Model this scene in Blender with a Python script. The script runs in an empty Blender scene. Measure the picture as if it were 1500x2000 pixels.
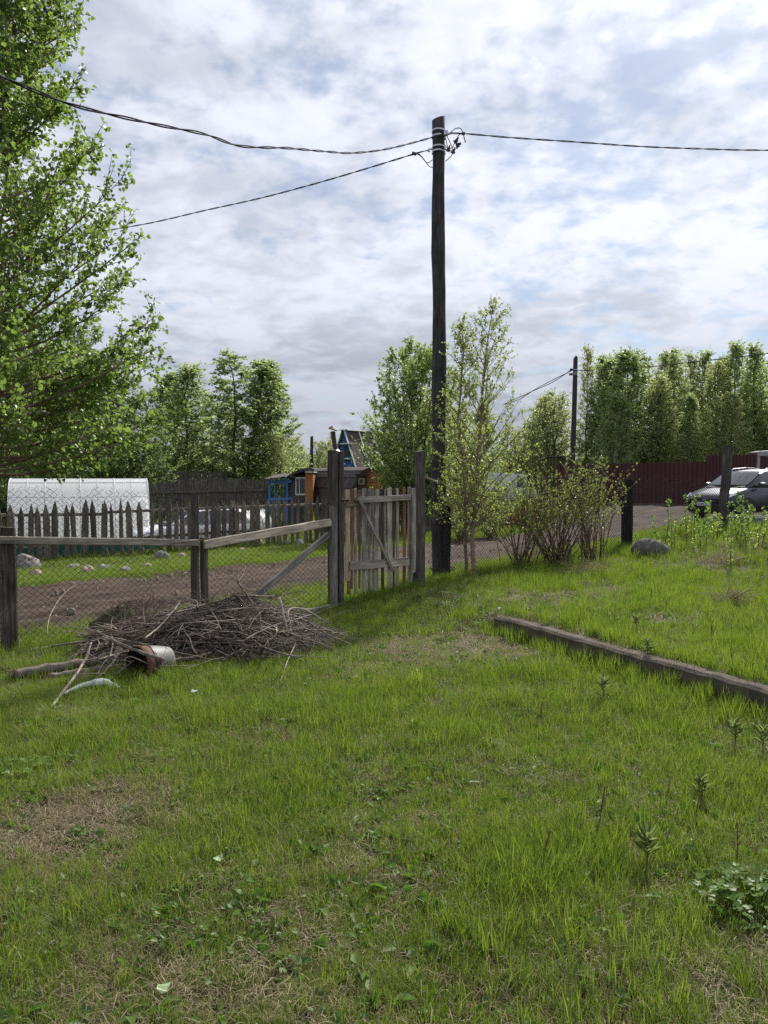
import bpy, math, random
import numpy as np
from mathutils import Vector, Matrix

rnd = random.Random(11)
rng = np.random.default_rng(11)
SC = bpy.context.scene
COL = SC.collection
R = math.radians

# ------------------------------------------------------------------ camera
CAMZ = 1.62
PITCH = math.atan(65 / 1500)
FPX = 1500.0
cam_d = bpy.data.cameras.new("camera")
cam = bpy.data.objects.new("camera", cam_d)
COL.objects.link(cam)
cam.location = (0, 0, CAMZ)
cam.rotation_euler = (math.pi / 2 - PITCH, 0, 0)
cam_d.sensor_fit = 'VERTICAL'
cam_d.sensor_height = 24
cam_d.sensor_width = 18
cam_d.lens = 18
cam_d.clip_start = 0.05
cam_d.clip_end = 6000
SC.camera = cam

# ------------------------------------------------------------------ light and sky
SUN_AZ, SUN_EL = R(27), R(40)          # azimuth to the right of the view, elevation
sun_dir = Vector((math.sin(SUN_AZ) * math.cos(SUN_EL), math.cos(SUN_AZ) * math.cos(SUN_EL), math.sin(SUN_EL)))
sd = bpy.data.lights.new("sun", 'SUN')
sd.energy = 5.0
sd.angle = R(1.8)
sd.color = (1.0, 0.95, 0.87)
sun = bpy.data.objects.new("sun", sd)
COL.objects.link(sun)
sun.rotation_euler = (-sun_dir).to_track_quat('-Z', 'Y').to_euler()
sun.location = (5, 10, 30)

world = bpy.data.worlds.new("World")
SC.world = world
world.use_nodes = True
SC.view_settings.view_transform = 'Standard'
SC.view_settings.look = 'None'
SC.view_settings.gamma = 1.0
SC.view_settings.exposure = 0.36
SC.view_settings.use_curve_mapping = False


class NT:
    """small helper around a node tree"""
    def __init__(s, tree):
        s.t = tree
        s.n = tree.nodes
        s.l = tree.links

    def add(s, kind, **kw):
        nd = s.n.new(kind)
        for k, v in kw.items():
            if k == 'inp':
                for kk, vv in v.items():
                    s.set(nd, kk, vv)
            else:
                setattr(nd, k, v)
        return nd

    def set(s, nd, key, v):
        sock = nd.inputs[key]
        if isinstance(v, bpy.types.NodeSocket):
            s.l.new(v, sock)
        else:
            sock.default_value = v

    def math(s, op, a, b=0.0, c=None, clamp=False):
        nd = s.n.new('ShaderNodeMath')
        nd.operation = op
        nd.use_clamp = clamp
        s.set(nd, 0, a)
        s.set(nd, 1, b)
        if c is not None:
            s.set(nd, 2, c)
        return nd.outputs[0]

    def ramp(s, fac, stops, interp='LINEAR'):
        nd = s.n.new('ShaderNodeValToRGB')
        nd.color_ramp.interpolation = interp
        el = nd.color_ramp.elements
        while len(el) < len(stops):
            el.new(0.5)
        for e, (p, c) in zip(el, stops):
            e.position = p
            e.color = (*c, 1) if len(c) == 3 else c
        s.l.new(fac, nd.inputs[0])
        return nd.outputs[0]

    def mix(s, fac, a, b, blend='MIX'):
        nd = s.n.new('ShaderNodeMix')
        nd.data_type = 'RGBA'
        nd.blend_type = blend
        s.set(nd, 0, fac)
        for i, v in ((6, a), (7, b)):
            if isinstance(v, tuple) and len(v) == 3:
                v = (*v, 1)
            s.set(nd, i, v)
        return nd.outputs[2]

    def noise(s, vec, scale, detail=4, rough=0.55, dist=0.0, out='Fac'):
        nd = s.n.new('ShaderNodeTexNoise')
        if vec is not None:
            s.l.new(vec, nd.inputs['Vector'])
        nd.inputs['Scale'].default_value = scale
        nd.inputs['Detail'].default_value = detail
        nd.inputs['Roughness'].default_value = rough
        nd.inputs['Distortion'].default_value = dist
        return nd.outputs[out]


def build_world():
    w = NT(world.node_tree)
    w.n.clear()
    out = w.add('ShaderNodeOutputWorld')
    tc = w.add('ShaderNodeTexCoord')
    d = tc.outputs['Generated']
    sky = w.add('ShaderNodeTexSky', sky_type='NISHITA')
    sky.sun_disc = False
    sky.sun_elevation = SUN_EL
    sky.sun_rotation = SUN_AZ
    sky.air_density = 1.0
    sky.dust_density = 0.25
    sky.ozone_density = 3.0
    bg_sky = w.add('ShaderNodeBackground', inp={'Color': sky.outputs[0], 'Strength': 0.075})
    sep = w.add('ShaderNodeSeparateXYZ', inp={0: d})
    z = w.math('MAXIMUM', sep.outputs[2], 0.0)
    inv = w.math('DIVIDE', 1.0, w.math('ADD', z, 0.22))
    # cloud layer: the direction pierces a flat sheet above the place
    cx = w.math('MULTIPLY', sep.outputs[0], inv)
    cy = w.math('MULTIPLY', sep.outputs[1], inv)
    plane = w.add('ShaderNodeCombineXYZ', inp={0: cx, 1: cy, 2: 3.7}).outputs[0]
    big = w.noise(plane, 1.5, 4, 0.5, 0.2)
    puff = w.noise(plane, 9.0, 4, 0.5, 0.15)
    fine = w.noise(plane, 22.0, 5, 0.55, 0.2)
    dens = w.math('ADD', w.math('MULTIPLY', puff, 0.62), w.math('MULTIPLY', big, 0.62))
    dens = w.math('ADD', dens, w.math('MULTIPLY', fine, 0.34))
    # more cover low down where the layer is seen edge-on
    low = w.math('POWER', w.math('SUBTRACT', 1.0, z), 6.0)
    dens = w.math('ADD', dens, w.math('MULTIPLY', low, 0.16))
    mask = w.add('ShaderNodeMapRange', interpolation_type='SMOOTHSTEP',
                 inp={0: dens, 1: 0.60, 2: 0.85, 3: 0.42, 4: 1.0}).outputs[0]
    # thick parts of the layer are greyer, thin edges bright
    plane2 = w.add('ShaderNodeVectorMath', operation='ADD', inp={0: plane, 1: (0.10, 0.14, 0.0)}).outputs[0]
    thick = w.math('ADD', w.math('MULTIPLY', w.noise(plane2, 1.8, 4, 0.5, 0.3), 0.6), w.math('MULTIPLY', w.noise(plane2, 9.0, 6, 0.55, 0.3), 0.4))
    thick = w.add('ShaderNodeMapRange', interpolation_type='SMOOTHSTEP',
                  inp={0: thick, 1: 0.42, 2: 0.64, 3: 0.0, 4: 1.0}).outputs[0]
    # forward scattering round the veiled sun
    dot = w.add('ShaderNodeVectorMath', operation='DOT_PRODUCT', inp={0: d, 1: tuple(sun_dir)}).outputs['Value']
    dot = w.math('MAXIMUM', dot, 0.0)
    glow = w.math('ADD', w.math('MULTIPLY', w.math('POWER', dot, 8.0), 0.20),
                  w.math('MULTIPLY', w.math('POWER', dot, 70.0), 0.45))
    bright = w.mix(thick, (0.66, 0.69, 0.775), (0.44, 0.475, 0.56))
    lowgrey = w.add('ShaderNodeMapRange', interpolation_type='SMOOTHSTEP',
                    inp={0: z, 1: 0.03, 2: 0.27, 3: 0.85, 4: 0.0}).outputs[0]
    lowshade = w.mix(thick, (0.36, 0.385, 0.44), (0.20, 0.22, 0.27))
    cloud = w.mix(lowgrey, bright, lowshade)
    lit = w.add('ShaderNodeVectorMath', operation='SCALE', inp={0: (1.0, 0.98, 0.94), 'Scale': glow}).outputs[0]
    cloud = w.mix(1.0, cloud, lit, 'ADD')
    bg_cl = w.add('ShaderNodeBackground', inp={'Color': cloud, 'Strength': 1.0})
    mx = w.add('ShaderNodeMixShader', inp={0: mask, 1: bg_sky.outputs[0], 2: bg_cl.outputs[0]})
    w.l.new(mx.outputs[0], out.inputs[0])


build_world()
world.cycles.sampling_method = 'MANUAL'
world.cycles.sample_map_resolution = 512
SC.cycles.use_denoising = False
SC.cycles.denoiser = 'OPENIMAGEDENOISE'
SC.cycles.denoising_input_passes = 'RGB_ALBEDO_NORMAL'
SC.cycles.max_bounces = 9
SC.cycles.diffuse_bounces = 7
SC.cycles.transparent_max_bounces = 8
SC.cycles.caustics_reflective = False
SC.cycles.caustics_refractive = False
SC.cycles.sample_clamp_indirect = 3.0


# ------------------------------------------------------------------ picking
def ray(px, py):
    f = np.array([0, math.cos(PITCH), -math.sin(PITCH)])
    u = np.array([0, math.sin(PITCH), math.cos(PITCH)])
    return np.array([(px - 750) / FPX, 0, 0]) + f - (py - 1000) / FPX * u


CAMP = np.array([0, 0, CAMZ])


def at(px, py, Y):
    d = ray(px, py)
    return CAMP + d * (Y / d[1])


def on_plane(px, py, P, N):
    d = ray(px, py)
    P = np.asarray(P, float)
    N = np.asarray(N, float)
    return CAMP + d * (np.dot(P - CAMP, N) / np.dot(d, N))


def smooth(a, b, x):
    t = np.clip((np.asarray(x, float) - a) / (b - a), 0, 1)
    return t * t * (3 - 2 * t)


# value noise on numpy arrays
_PERM = np.random.default_rng(5).random((256, 256))


def vnoise(x, y):
    x = np.asarray(x, float)
    y = np.asarray(y, float)
    xi = np.floor(x).astype(int)
    yi = np.floor(y).astype(int)
    fx = x - xi
    fy = y - yi
    fx = fx * fx * (3 - 2 * fx)
    fy = fy * fy * (3 - 2 * fy)
    a = _PERM[xi & 255, yi & 255]
    b = _PERM[(xi + 1) & 255, yi & 255]
    c = _PERM[xi & 255, (yi + 1) & 255]
    d = _PERM[(xi + 1) & 255, (yi + 1) & 255]
    return (a * (1 - fx) + b * fx) * (1 - fy) + (c * (1 - fx) + d * fx) * fy


def fbm(x, y, scale, octv=4, gain=0.5, off=0.0):
    v = 0
    amp = 1
    tot = 0
    for k in range(octv):
        f = scale * 2 ** k
        v = v + amp * vnoise(x * f + 17.3 * k + off, y * f - 9.1 * k + off * 1.7)
        tot += amp
        amp *= gain
    return v / tot


# ------------------------------------------------------------------ terrain
F0 = np.array([-0.6, 9.6])
RD = np.array([0.63, 0.777])
RD = RD / np.linalg.norm(RD)
RN = np.array([-RD[1], RD[0]])


def st(x, y):
    dx = np.asarray(x, float) - F0[0]
    dy = np.asarray(y, float) - F0[1]
    return dx * RN[0] + dy * RN[1], dx * RD[0] + dy * RD[1]


CURB0 = np.array([1.22, 8.05])
CURB1 = np.array([2.64, 5.25])
CD = (CURB1 - CURB0) / np.linalg.norm(CURB1 - CURB0)
CNRM = np.array([-CD[1], CD[0]])          # points behind the kerb (to the raised side)


def road_near(t):
    t = np.asarray(t, float)
    return 2.25 + 0.12 * np.sin(t * 0.7) + 0.1 * np.sin(t * 1.9 + 1) + 0.35 * (fbm(t, t * 0 + 3.3, 1.7, 3) - 0.5)


def road_far(t):
    t = np.asarray(t, float)
    return 5.85 + 0.15 * np.sin(t * 0.55 + 2) + 0.5 * (fbm(t, t * 0 + 8.1, 1.5, 3) - 0.5) + 3.2 * smooth(14, 24, t)


def terrain(x, y, lumps=True):
    x = np.asarray(x, float)
    y = np.asarray(y, float)
    s, t = st(x, y)
    z = -0.14 * smooth(0.3, 1.6, s) - 0.16 * smooth(6.0, 9.0, s) * (1 - smooth(6, 16, t))
    z = z + 0.62 * smooth(19, 34, y) * smooth(3, 12, x)
    # raised bed behind the concrete kerb
    q = (x - CURB0[0]) * CNRM[0] + (y - CURB0[1]) * CNRM[1]
    p = (x - CURB0[0]) * CD[0] + (y - CURB0[1]) * CD[1]
    w = np.maximum(0.05, -p * 0.9 + 0.05)
    z = z + 0.17 * smooth(-w, w, q) * (1 - smooth(-0.6, 1.2, s))
    bank = smooth(3.4, 7.6, x) * smooth(7.0, 14.0, y) * (1 - smooth(-1.3, 1.4, s)) * smooth(-0.2, 1.2, q)
    z = z + 0.36 * bank
    if lumps:
        near = 1 - smooth(25, 60, np.abs(y))
        z = z + near * (0.07 * (fbm(x, y, 0.45, 3) - 0.5) + 0.05 * (fbm(x, y, 2.2, 3, off=4) - 0.5))
    # distant ground falls and rises a little
    z = z - 0.3 * smooth(60, 160, y)
    return z


def G(px, py, dz=0.0):
    d = ray(px, py)
    k = 1.0
    prev = 0.5
    for i in range(4000):
        P = CAMP + d * k
        if P[2] <= terrain(P[0], P[1], False) + dz:
            lo, hi = prev, k
            for _ in range(30):
                m = (lo + hi) / 2
                P = CAMP + d * m
                if P[2] <= terrain(P[0], P[1], False) + dz:
                    hi = m
                else:
                    lo = m
            return CAMP + d * hi
        prev = k
        k += 0.03 + 0.004 * k
        if k > 400:
            break
    return CAMP + d * 60


def gz(x, y):
    return float(terrain(x, y))


# ------------------------------------------------------------------ materials
MATS = {}


def new_mat(name):
    m = bpy.data.materials.new(name)
    m.use_nodes = True
    t = NT(m.node_tree)
    b = t.n['Principled BSDF']
    MATS[name] = m
    return m, t, b


def bump(t, b, h, strength=0.4, dist=0.01):
    nd = t.add('ShaderNodeBump', inp={'Height': h, 'Strength': strength, 'Distance': dist})
    t.l.new(nd.outputs[0], b.inputs['Normal'])


def wood_mat(name, dark, mid, light, rough=0.85, grain=26, moss=0.0):
    """weathered wood, grain along each piece's own Z axis"""
    m, t, b = new_mat(name)
    tc = t.add('ShaderNodeTexCoord')
    oi = t.add('ShaderNodeObjectInfo')
    off = t.math('MULTIPLY', oi.outputs['Random'], 37.0)
    addv = t.add('ShaderNodeCombineXYZ', inp={0: off, 1: off, 2: off}).outputs[0]
    v = t.add('ShaderNodeVectorMath', operation='ADD', inp={0: tc.outputs['Object'], 1: addv}).outputs[0]
    mp = t.add('ShaderNodeMapping', inp={'Vector': v, 'Scale': (grain, grain, 1.4)}).outputs[0]
    g1 = t.noise(mp, 2.2, 6, 0.62, 0.8)
    mp2 = t.add('ShaderNodeMapping', inp={'Vector': v, 'Scale': (5, 5, 2.2)}).outputs[0]
    g2 = t.noise(mp2, 1.3, 4, 0.6, 0.3)
    c = t.ramp(g1, [(0.28, dark), (0.5, mid), (0.74, light)])
    c2 = t.ramp(g2, [(0.3, (0.55, 0.55, 0.55)), (0.7, (1.25, 1.22, 1.18))])
    c = t.mix(1.0, c, c2, 'MULTIPLY')
    br = t.ramp(oi.outputs['Random'], [(0.0, (0.72, 0.72, 0.74)), (0.5, (1, 0.98, 0.96)), (1.0, (1.25, 1.2, 1.12))])
    c = t.mix(1.0, c, br, 'MULTIPLY')
    if moss:
        mn = t.noise(tc.outputs['Object'], 14, 5, 0.7)
        mm = t.ramp(mn, [(0.60, (0, 0, 0)), (0.72, (moss, moss, moss))])
        c = t.mix(mm, c, (0.16, 0.17, 0.10))
    t.l.new(c, b.inputs['Base Color'])
    b.inputs['Roughness'].default_value = rough
    b.inputs['Specular IOR Level'].default_value = 0.25
    bump(t, b, g1, 0.55, 0.012)
    return m


def flat_mat(name, col, rough=0.7, metal=0.0, var=0.25, scale=6, spec=0.4, bmp=0.15, bscale=40):
    m, t, b = new_mat(name)
    tc = t.add('ShaderNodeTexCoord')
    n = t.noise(tc.outputs['Object'], scale, 6, 0.62)
    lo = tuple(c * (1 - var) for c in col)
    hi = tuple(min(1, c * (1 + var)) for c in col)
    c = t.ramp(n, [(0.3, lo), (0.7, hi)])
    t.l.new(c, b.inputs['Base Color'])
    b.inputs['Roughness'].default_value = rough
    b.inputs['Metallic'].default_value = metal
    b.inputs['Specular IOR Level'].default_value = spec
    if bmp:
        bump(t, b, t.noise(tc.outputs['Object'], bscale, 5, 0.6), bmp, 0.01)
    return m


def leaf_mat(name, a, bcol, trans, gloss=0.45, tfac=0.45, obj_var=0.15):
    """leaf: two greens varied leaf by leaf, light passes through"""
    m = bpy.data.materials.new(name)
    m.use_nodes = True
    MATS[name] = m
    t = NT(m.node_tree)
    b = t.n['Principled BSDF']
    out = t.n['Material Output']
    geo = t.add('ShaderNodeNewGeometry')
    oi = t.add('ShaderNodeObjectInfo')
    r = geo.outputs['Random Per Island']
    pn = t.noise(geo.outputs['Position'], 0.9, 3, 0.5)
    f = t.math('ADD', t.math('MULTIPLY', r, 0.7), t.math('MULTIPLY', pn, 0.45), clamp=True)
    c = t.mix(f, a, bcol)
    v = t.math('ADD', 1 - obj_var, t.math('MULTIPLY', oi.outputs['Random'], 2 * obj_var))
    sc = t.add('ShaderNodeVectorMath', operation='SCALE', inp={0: c, 'Scale': v}).outputs[0]
    t.l.new(sc, b.inputs['Base Color'])
    b.inputs['Roughness'].default_value = 0.42
    b.inputs['Specular IOR Level'].default_value = gloss
    tr = t.add('ShaderNodeBsdfTranslucent', inp={'Color': (*trans, 1)})
    tcol = t.mix(f, tuple(x * 0.75 for x in trans), tuple(x * 1.15 for x in trans))
    t.l.new(tcol, tr.inputs['Color'])
    mx = t.add('ShaderNodeMixShader', inp={0: tfac, 1: b.outputs[0], 2: tr.outputs[0]})
    t.l.new(mx.outputs[0], out.inputs[0])
    return m


def grass_mat(name, cols, trans, tfac=0.35, rough=0.5):
    m = bpy.data.materials.new(name)
    m.use_nodes = True
    MATS[name] = m
    t = NT(m.node_tree)
    b = t.n['Principled BSDF']
    out = t.n['Material Output']
    geo = t.add('ShaderNodeNewGeometry')
    oi = t.add('ShaderNodeObjectInfo')
    pn = t.noise(geo.outputs['Position'], 0.8, 4, 0.6)
    f = t.math('ADD', t.math('MULTIPLY', geo.outputs['Random Per Island'], 0.45),
               t.math('MULTIPLY', oi.outputs['Random'], 0.35))
    f = t.math('ADD', f, t.math('MULTIPLY', pn, 0.3), clamp=True)
    n = len(cols)
    c = t.ramp(f, [(0.1 + 0.8 * i / (n - 1), cc) for i, cc in enumerate(cols)])
    t.l.new(c, b.inputs['Base Color'])
    b.inputs['Roughness'].default_value = rough
    b.inputs['Specular IOR Level'].default_value = 0.3
    tr = t.add('ShaderNodeBsdfTranslucent')
    tc = t.mix(1.0, c, (*trans, 1), 'MULTIPLY')
    t.l.new(tc, tr.inputs['Color'])
    mx = t.add('ShaderNodeMixShader', inp={0: tfac, 1: b.outputs[0], 2: tr.outputs[0]})
    t.l.new(mx.outputs[0], out.inputs[0])
    return m


wood_mat('wood_grey', (0.0806, 0.0717, 0.0645), (0.2688, 0.2473, 0.224), (0.5376, 0.5018, 0.457))
wood_mat('wood_pale', (0.1736, 0.1528, 0.1301), (0.434, 0.3907, 0.3386), (0.7291, 0.6684, 0.5902))
wood_mat('wood_tan', (0.208, 0.156, 0.1105), (0.416, 0.3315, 0.247), (0.585, 0.481, 0.377))
wood_mat('wood_rusty', (0.098, 0.0532, 0.0336), (0.224, 0.119, 0.0728), (0.35, 0.21, 0.14))
wood_mat('wood_dark', (0.0255, 0.0234, 0.0213), (0.085, 0.0765, 0.0701), (0.2231, 0.2061, 0.187))
wood_mat('wood_black', (0.0078, 0.0078, 0.0078), (0.0208, 0.0195, 0.0195), (0.065, 0.0624, 0.0598))
wood_mat('wood_picket', (0.0446, 0.0391, 0.0335), (0.1339, 0.1172, 0.1024), (0.2882, 0.2604, 0.2269), moss=0.5)
wood_mat('wood_pole', (0.021, 0.021, 0.0225), (0.063, 0.0615, 0.0645), (0.1425, 0.138, 0.141), grain=14)
wood_mat('wood_plankfence', (0.033, 0.0315, 0.0315), (0.0825, 0.078, 0.075), (0.165, 0.1575, 0.15))
flat_mat('stick_grey', (0.175, 0.148, 0.128), 0.85, var=0.5, scale=9)
flat_mat('stick_brown', (0.085, 0.060, 0.047), 0.85, var=0.5, scale=9)
flat_mat('stick_pale', (0.33, 0.28, 0.22), 0.8, var=0.35, scale=12)
flat_mat('log_bark', (0.15, 0.125, 0.105), 0.9, var=0.55, scale=14, bmp=0.5, bscale=30)
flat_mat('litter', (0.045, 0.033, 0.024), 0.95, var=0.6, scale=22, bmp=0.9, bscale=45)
flat_mat('moss', (0.05, 0.058, 0.018), 0.95, var=0.5, scale=20, bmp=0.9, bscale=50)
flat_mat('wire', (0.030, 0.025, 0.023), 0.8, 0.0, var=0.3)
flat_mat('cable', (0.05, 0.052, 0.058), 0.75, 0.0, var=0.2, spec=0.15, bmp=0)
flat_mat('band_metal', (0.50, 0.51, 0.54), 0.4, 0.7, var=0.2)
flat_mat('iron', (0.10, 0.065, 0.048), 0.75, 0.5, var=0.4, scale=30)
flat_mat('black_plastic', (0.015, 0.015, 0.016), 0.5, var=0.2)
flat_mat('concrete', (0.085, 0.068, 0.052), 0.95, var=0.45, scale=7, bmp=0.8, bscale=35)
flat_mat('concrete_pale', (0.22, 0.215, 0.20), 0.95, var=0.3, scale=7, bmp=0.5, bscale=35)
flat_mat('stone', (0.19, 0.178, 0.162), 0.92, var=0.5, scale=8, bmp=0.6, bscale=18)
flat_mat('stone_pink', (0.27, 0.20, 0.165), 0.92, var=0.4, scale=8, bmp=0.6, bscale=18)
flat_mat('pebble', (0.17, 0.135, 0.105), 0.9, var=0.35, scale=5, bmp=0.3)
flat_mat('birch_bark', (0.22, 0.15, 0.115), 0.8, var=0.55, scale=11, bmp=0.3)
flat_mat('bark_dark', (0.075, 0.058, 0.048), 0.85, var=0.5, scale=12)
flat_mat('bark_white', (0.36, 0.34, 0.31), 0.8, var=0.45, scale=5)
flat_mat('bark_willow', (0.12, 0.088, 0.060), 0.8, var=0.4, scale=14)
flat_mat('bucket_rust', (0.12, 0.050, 0.034), 0.75, 0.1, var=0.45, scale=16)
flat_mat('bucket_grey', (0.15, 0.15, 0.14), 0.6, 0.2, var=0.35, scale=10)
flat_mat('bucket_inside', (0.030, 0.020, 0.017), 0.9, var=0.5, scale=12)
flat_mat('white_film', (0.58, 0.60, 0.58), 0.5, var=0.2, scale=14, bmp=0.5, bscale=25)
flat_mat('orange_wall', (0.30, 0.118, 0.036), 0.75, var=0.16, scale=5)
flat_mat('shingle', (0.052, 0.044, 0.042), 0.95, var=0.4, scale=3, bmp=0.5, bscale=14)
flat_mat('brown_trim', (0.060, 0.033, 0.024), 0.8, var=0.3)
flat_mat('white_trim', (0.62, 0.63, 0.64), 0.6, var=0.15)
flat_mat('blue_paint', (0.06, 0.15, 0.37), 0.7, var=0.25, scale=4)
flat_mat('blue_bright', (0.035, 0.15, 0.36), 0.65, var=0.25, scale=4)
flat_mat('roof_brown', (0.070, 0.055, 0.052), 0.75, 0.1, var=0.25, scale=2)
flat_mat('maroon_sheet', (0.058, 0.0125, 0.016), 0.5, 0.0, var=0.12, scale=1.2, spec=0.4)
flat_mat('olive_sheet', (0.055, 0.066, 0.016), 0.6, 0.0, var=0.15, scale=1.5)
flat_mat('green_plastic', (0.02, 0.21, 0.15), 0.6, var=0.25, scale=5)
flat_mat('green_fence', (0.03, 0.075, 0.042), 0.75, var=0.3)
flat_mat('red_stems', (0.22, 0.052, 0.03), 0.85, var=0.5, scale=20)
flat_mat('garage_grey', (0.30, 0.30, 0.30), 0.8, var=0.2)
flat_mat('white_paint', (0.72, 0.73, 0.75), 0.3, var=0.05, bmp=0)
flat_mat('tyre', (0.018, 0.018, 0.018), 0.85, var=0.3)
flat_mat('rim', (0.40, 0.41, 0.42), 0.35, 0.8, var=0.15)
flat_mat('hills', (0.030, 0.052, 0.034), 0.95, var=0.25, scale=0.02, bmp=0)
flat_mat('pole_far', (0.040, 0.037, 0.038), 0.9, var=0.3)
flat_mat('insulator', (0.030, 0.028, 0.028), 0.5, var=0.3)
flat_mat('rag_blue', (0.40, 0.38, 0.55), 0.8, var=0.4, scale=12)
flat_mat('dry_stalk', (0.30, 0.235, 0.155), 0.85, var=0.35, scale=20, bmp=0)
flat_mat('weed_stalk', (0.11, 0.062, 0.038), 0.85, var=0.4, scale=20, bmp=0)
flat_mat('bud_leaf', (0.30, 0.38, 0.20), 0.7, var=0.2, scale=20, bmp=0)

# car paint and glass
m, t, b = new_mat('car_paint')
b.inputs['Base Color'].default_value = (0.016, 0.020, 0.034, 1)
b.inputs['Metallic'].default_value = 0.2
b.inputs['Roughness'].default_value = 0.35
b.inputs['Coat Weight'].default_value = 0.5
b.inputs['Coat Roughness'].default_value = 0.06
m, t, b = new_mat('car_glass')
b.inputs['Base Color'].default_value = (0.02, 0.023, 0.025, 1)
b.inputs['Roughness'].default_value = 0.05
b.inputs['Specular IOR Level'].default_value = 0.9
m, t, b = new_mat('window_glass')
b.inputs['Base Color'].default_value = (0.03, 0.034, 0.038, 1)
b.inputs['Roughness'].default_value = 0.08
m, t, b = new_mat('lamp_glass')
b.inputs['Base Color'].default_value = (0.55, 0.58, 0.62, 1)
b.inputs['Roughness'].default_value = 0.1
b.inputs['Metallic'].default_value = 0.5
m, t, b = new_mat('red_glass')
b.inputs['Base Color'].default_value = (0.5, 0.02, 0.02, 1)
b.inputs['Roughness'].default_value = 0.15

# polycarbonate: milky, light comes through
m, t, b = new_mat('polycarbonate')
out = t.n['Material Output']
tc = t.add('ShaderNodeTexCoord')
n = t.noise(tc.outputs['Object'], 1.6, 4, 0.6)
c = t.ramp(n, [(0.3, (0.78, 0.79, 0.80)), (0.7, (0.84, 0.85, 0.86))])
t.l.new(c, b.inputs['Base Color'])
b.inputs['Roughness'].default_value = 0.45
b.inputs['Specular IOR Level'].default_value = 0.3
tr = t.add('ShaderNodeBsdfTranslucent', inp={'Color': (0.96, 0.965, 0.97, 1)})
mx = t.add('ShaderNodeMixShader', inp={0: 0.62, 1: b.outputs[0], 2: tr.outputs[0]})
t.l.new(mx.outputs[0], out.inputs[0])

leaf_mat('leaf_near', (0.060, 0.110, 0.028), (0.110, 0.165, 0.040), (0.27, 0.41, 0.07), 0.6, 0.48)
leaf_mat('leaf_sapling', (0.085, 0.130, 0.032), (0.155, 0.21, 0.05), (0.38, 0.48, 0.10), 0.5, 0.52)
leaf_mat('leaf_willow', (0.110, 0.150, 0.035), (0.20, 0.235, 0.06), (0.30, 0.37, 0.08), 0.4, 0.42)
leaf_mat('leaf_mid', (0.078, 0.122, 0.043), (0.126, 0.174, 0.056), (0.42, 0.54, 0.15), 0.5, 0.54)
leaf_mat('leaf_far', (0.080, 0.122, 0.048), (0.126, 0.172, 0.062), (0.44, 0.56, 0.19), 0.45, 0.56, 0.3)
leaf_mat('leaf_far_pale', (0.110, 0.136, 0.054), (0.155, 0.185, 0.070), (0.49, 0.55, 0.20), 0.45, 0.56, 0.3)
leaf_mat('leaf_far_dark', (0.055, 0.092, 0.036), (0.090, 0.135, 0.048), (0.30, 0.42, 0.12), 0.4, 0.52, 0.25)
leaf_mat('leaf_weed', (0.085, 0.140, 0.030), (0.12, 0.20, 0.045), (0.22, 0.36, 0.07), 0.15, 0.42)
leaf_mat('leaf_greyweed', (0.105, 0.140, 0.050), (0.15, 0.19, 0.075), (0.26, 0.34, 0.10), 0.2, 0.42)
grass_mat('grass_green', [(0.038, 0.068, 0.010), (0.072, 0.120, 0.015), (0.118, 0.172, 0.023), (0.175, 0.212, 0.044)],
          (1.9, 2.0, 1.0), 0.43)
grass_mat('grass_dull', [(0.052, 0.068, 0.020), (0.098, 0.118, 0.032), (0.160, 0.162, 0.056), (0.23, 0.20, 0.095)],
          (1.5, 1.5, 1.0), 0.35)
grass_mat('grass_dry', [(0.070, 0.052, 0.028), (0.14, 0.110, 0.060), (0.24, 0.195, 0.112), (0.36, 0.305, 0.19)],
          (1.2, 1.1, 1.0), 0.2, 0.7)
grass_mat('litter_leaf', [(0.05, 0.030, 0.020), (0.12, 0.078, 0.05), (0.22, 0.165, 0.11)], (1, 1, 1), 0.15, 0.8)
grass_mat('rosette', [(0.035, 0.085, 0.018), (0.070, 0.135, 0.026), (0.115, 0.185, 0.036)], (1.7, 1.8, 1.0), 0.35)

# ground: soil, thatch and moss
m, t, b = new_mat('ground')
geo = t.add('ShaderNodeNewGeometry')
P = geo.outputs['Position']
n1 = t.noise(P, 1.1, 6, 0.6, 0.4)
n2 = t.noise(P, 28, 6, 0.7)
n3 = t.noise(P, 5, 5, 0.65)
soil = t.ramp(n2, [(0.3, (0.018, 0.012, 0.008)), (0.5, (0.050, 0.035, 0.022)), (0.72, (0.115, 0.085, 0.052))])
moss = t.ramp(n2, [(0.3, (0.018, 0.026, 0.008)), (0.6, (0.055, 0.070, 0.020)), (0.8, (0.11, 0.115, 0.04))])
c = t.mix(t.ramp(t.math('ADD', t.math('MULTIPLY', n1, 0.6), t.math('MULTIPLY', n3, 0.4)),
                 [(0.40, (0, 0, 0)), (0.56, (1, 1, 1))]), soil, moss)
t.l.new(c, b.inputs['Base Color'])
b.inputs['Roughness'].default_value = 0.95
b.inputs['Specular IOR Level'].default_value = 0.1
bump(t, b, n2, 0.9, 0.03)

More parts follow.
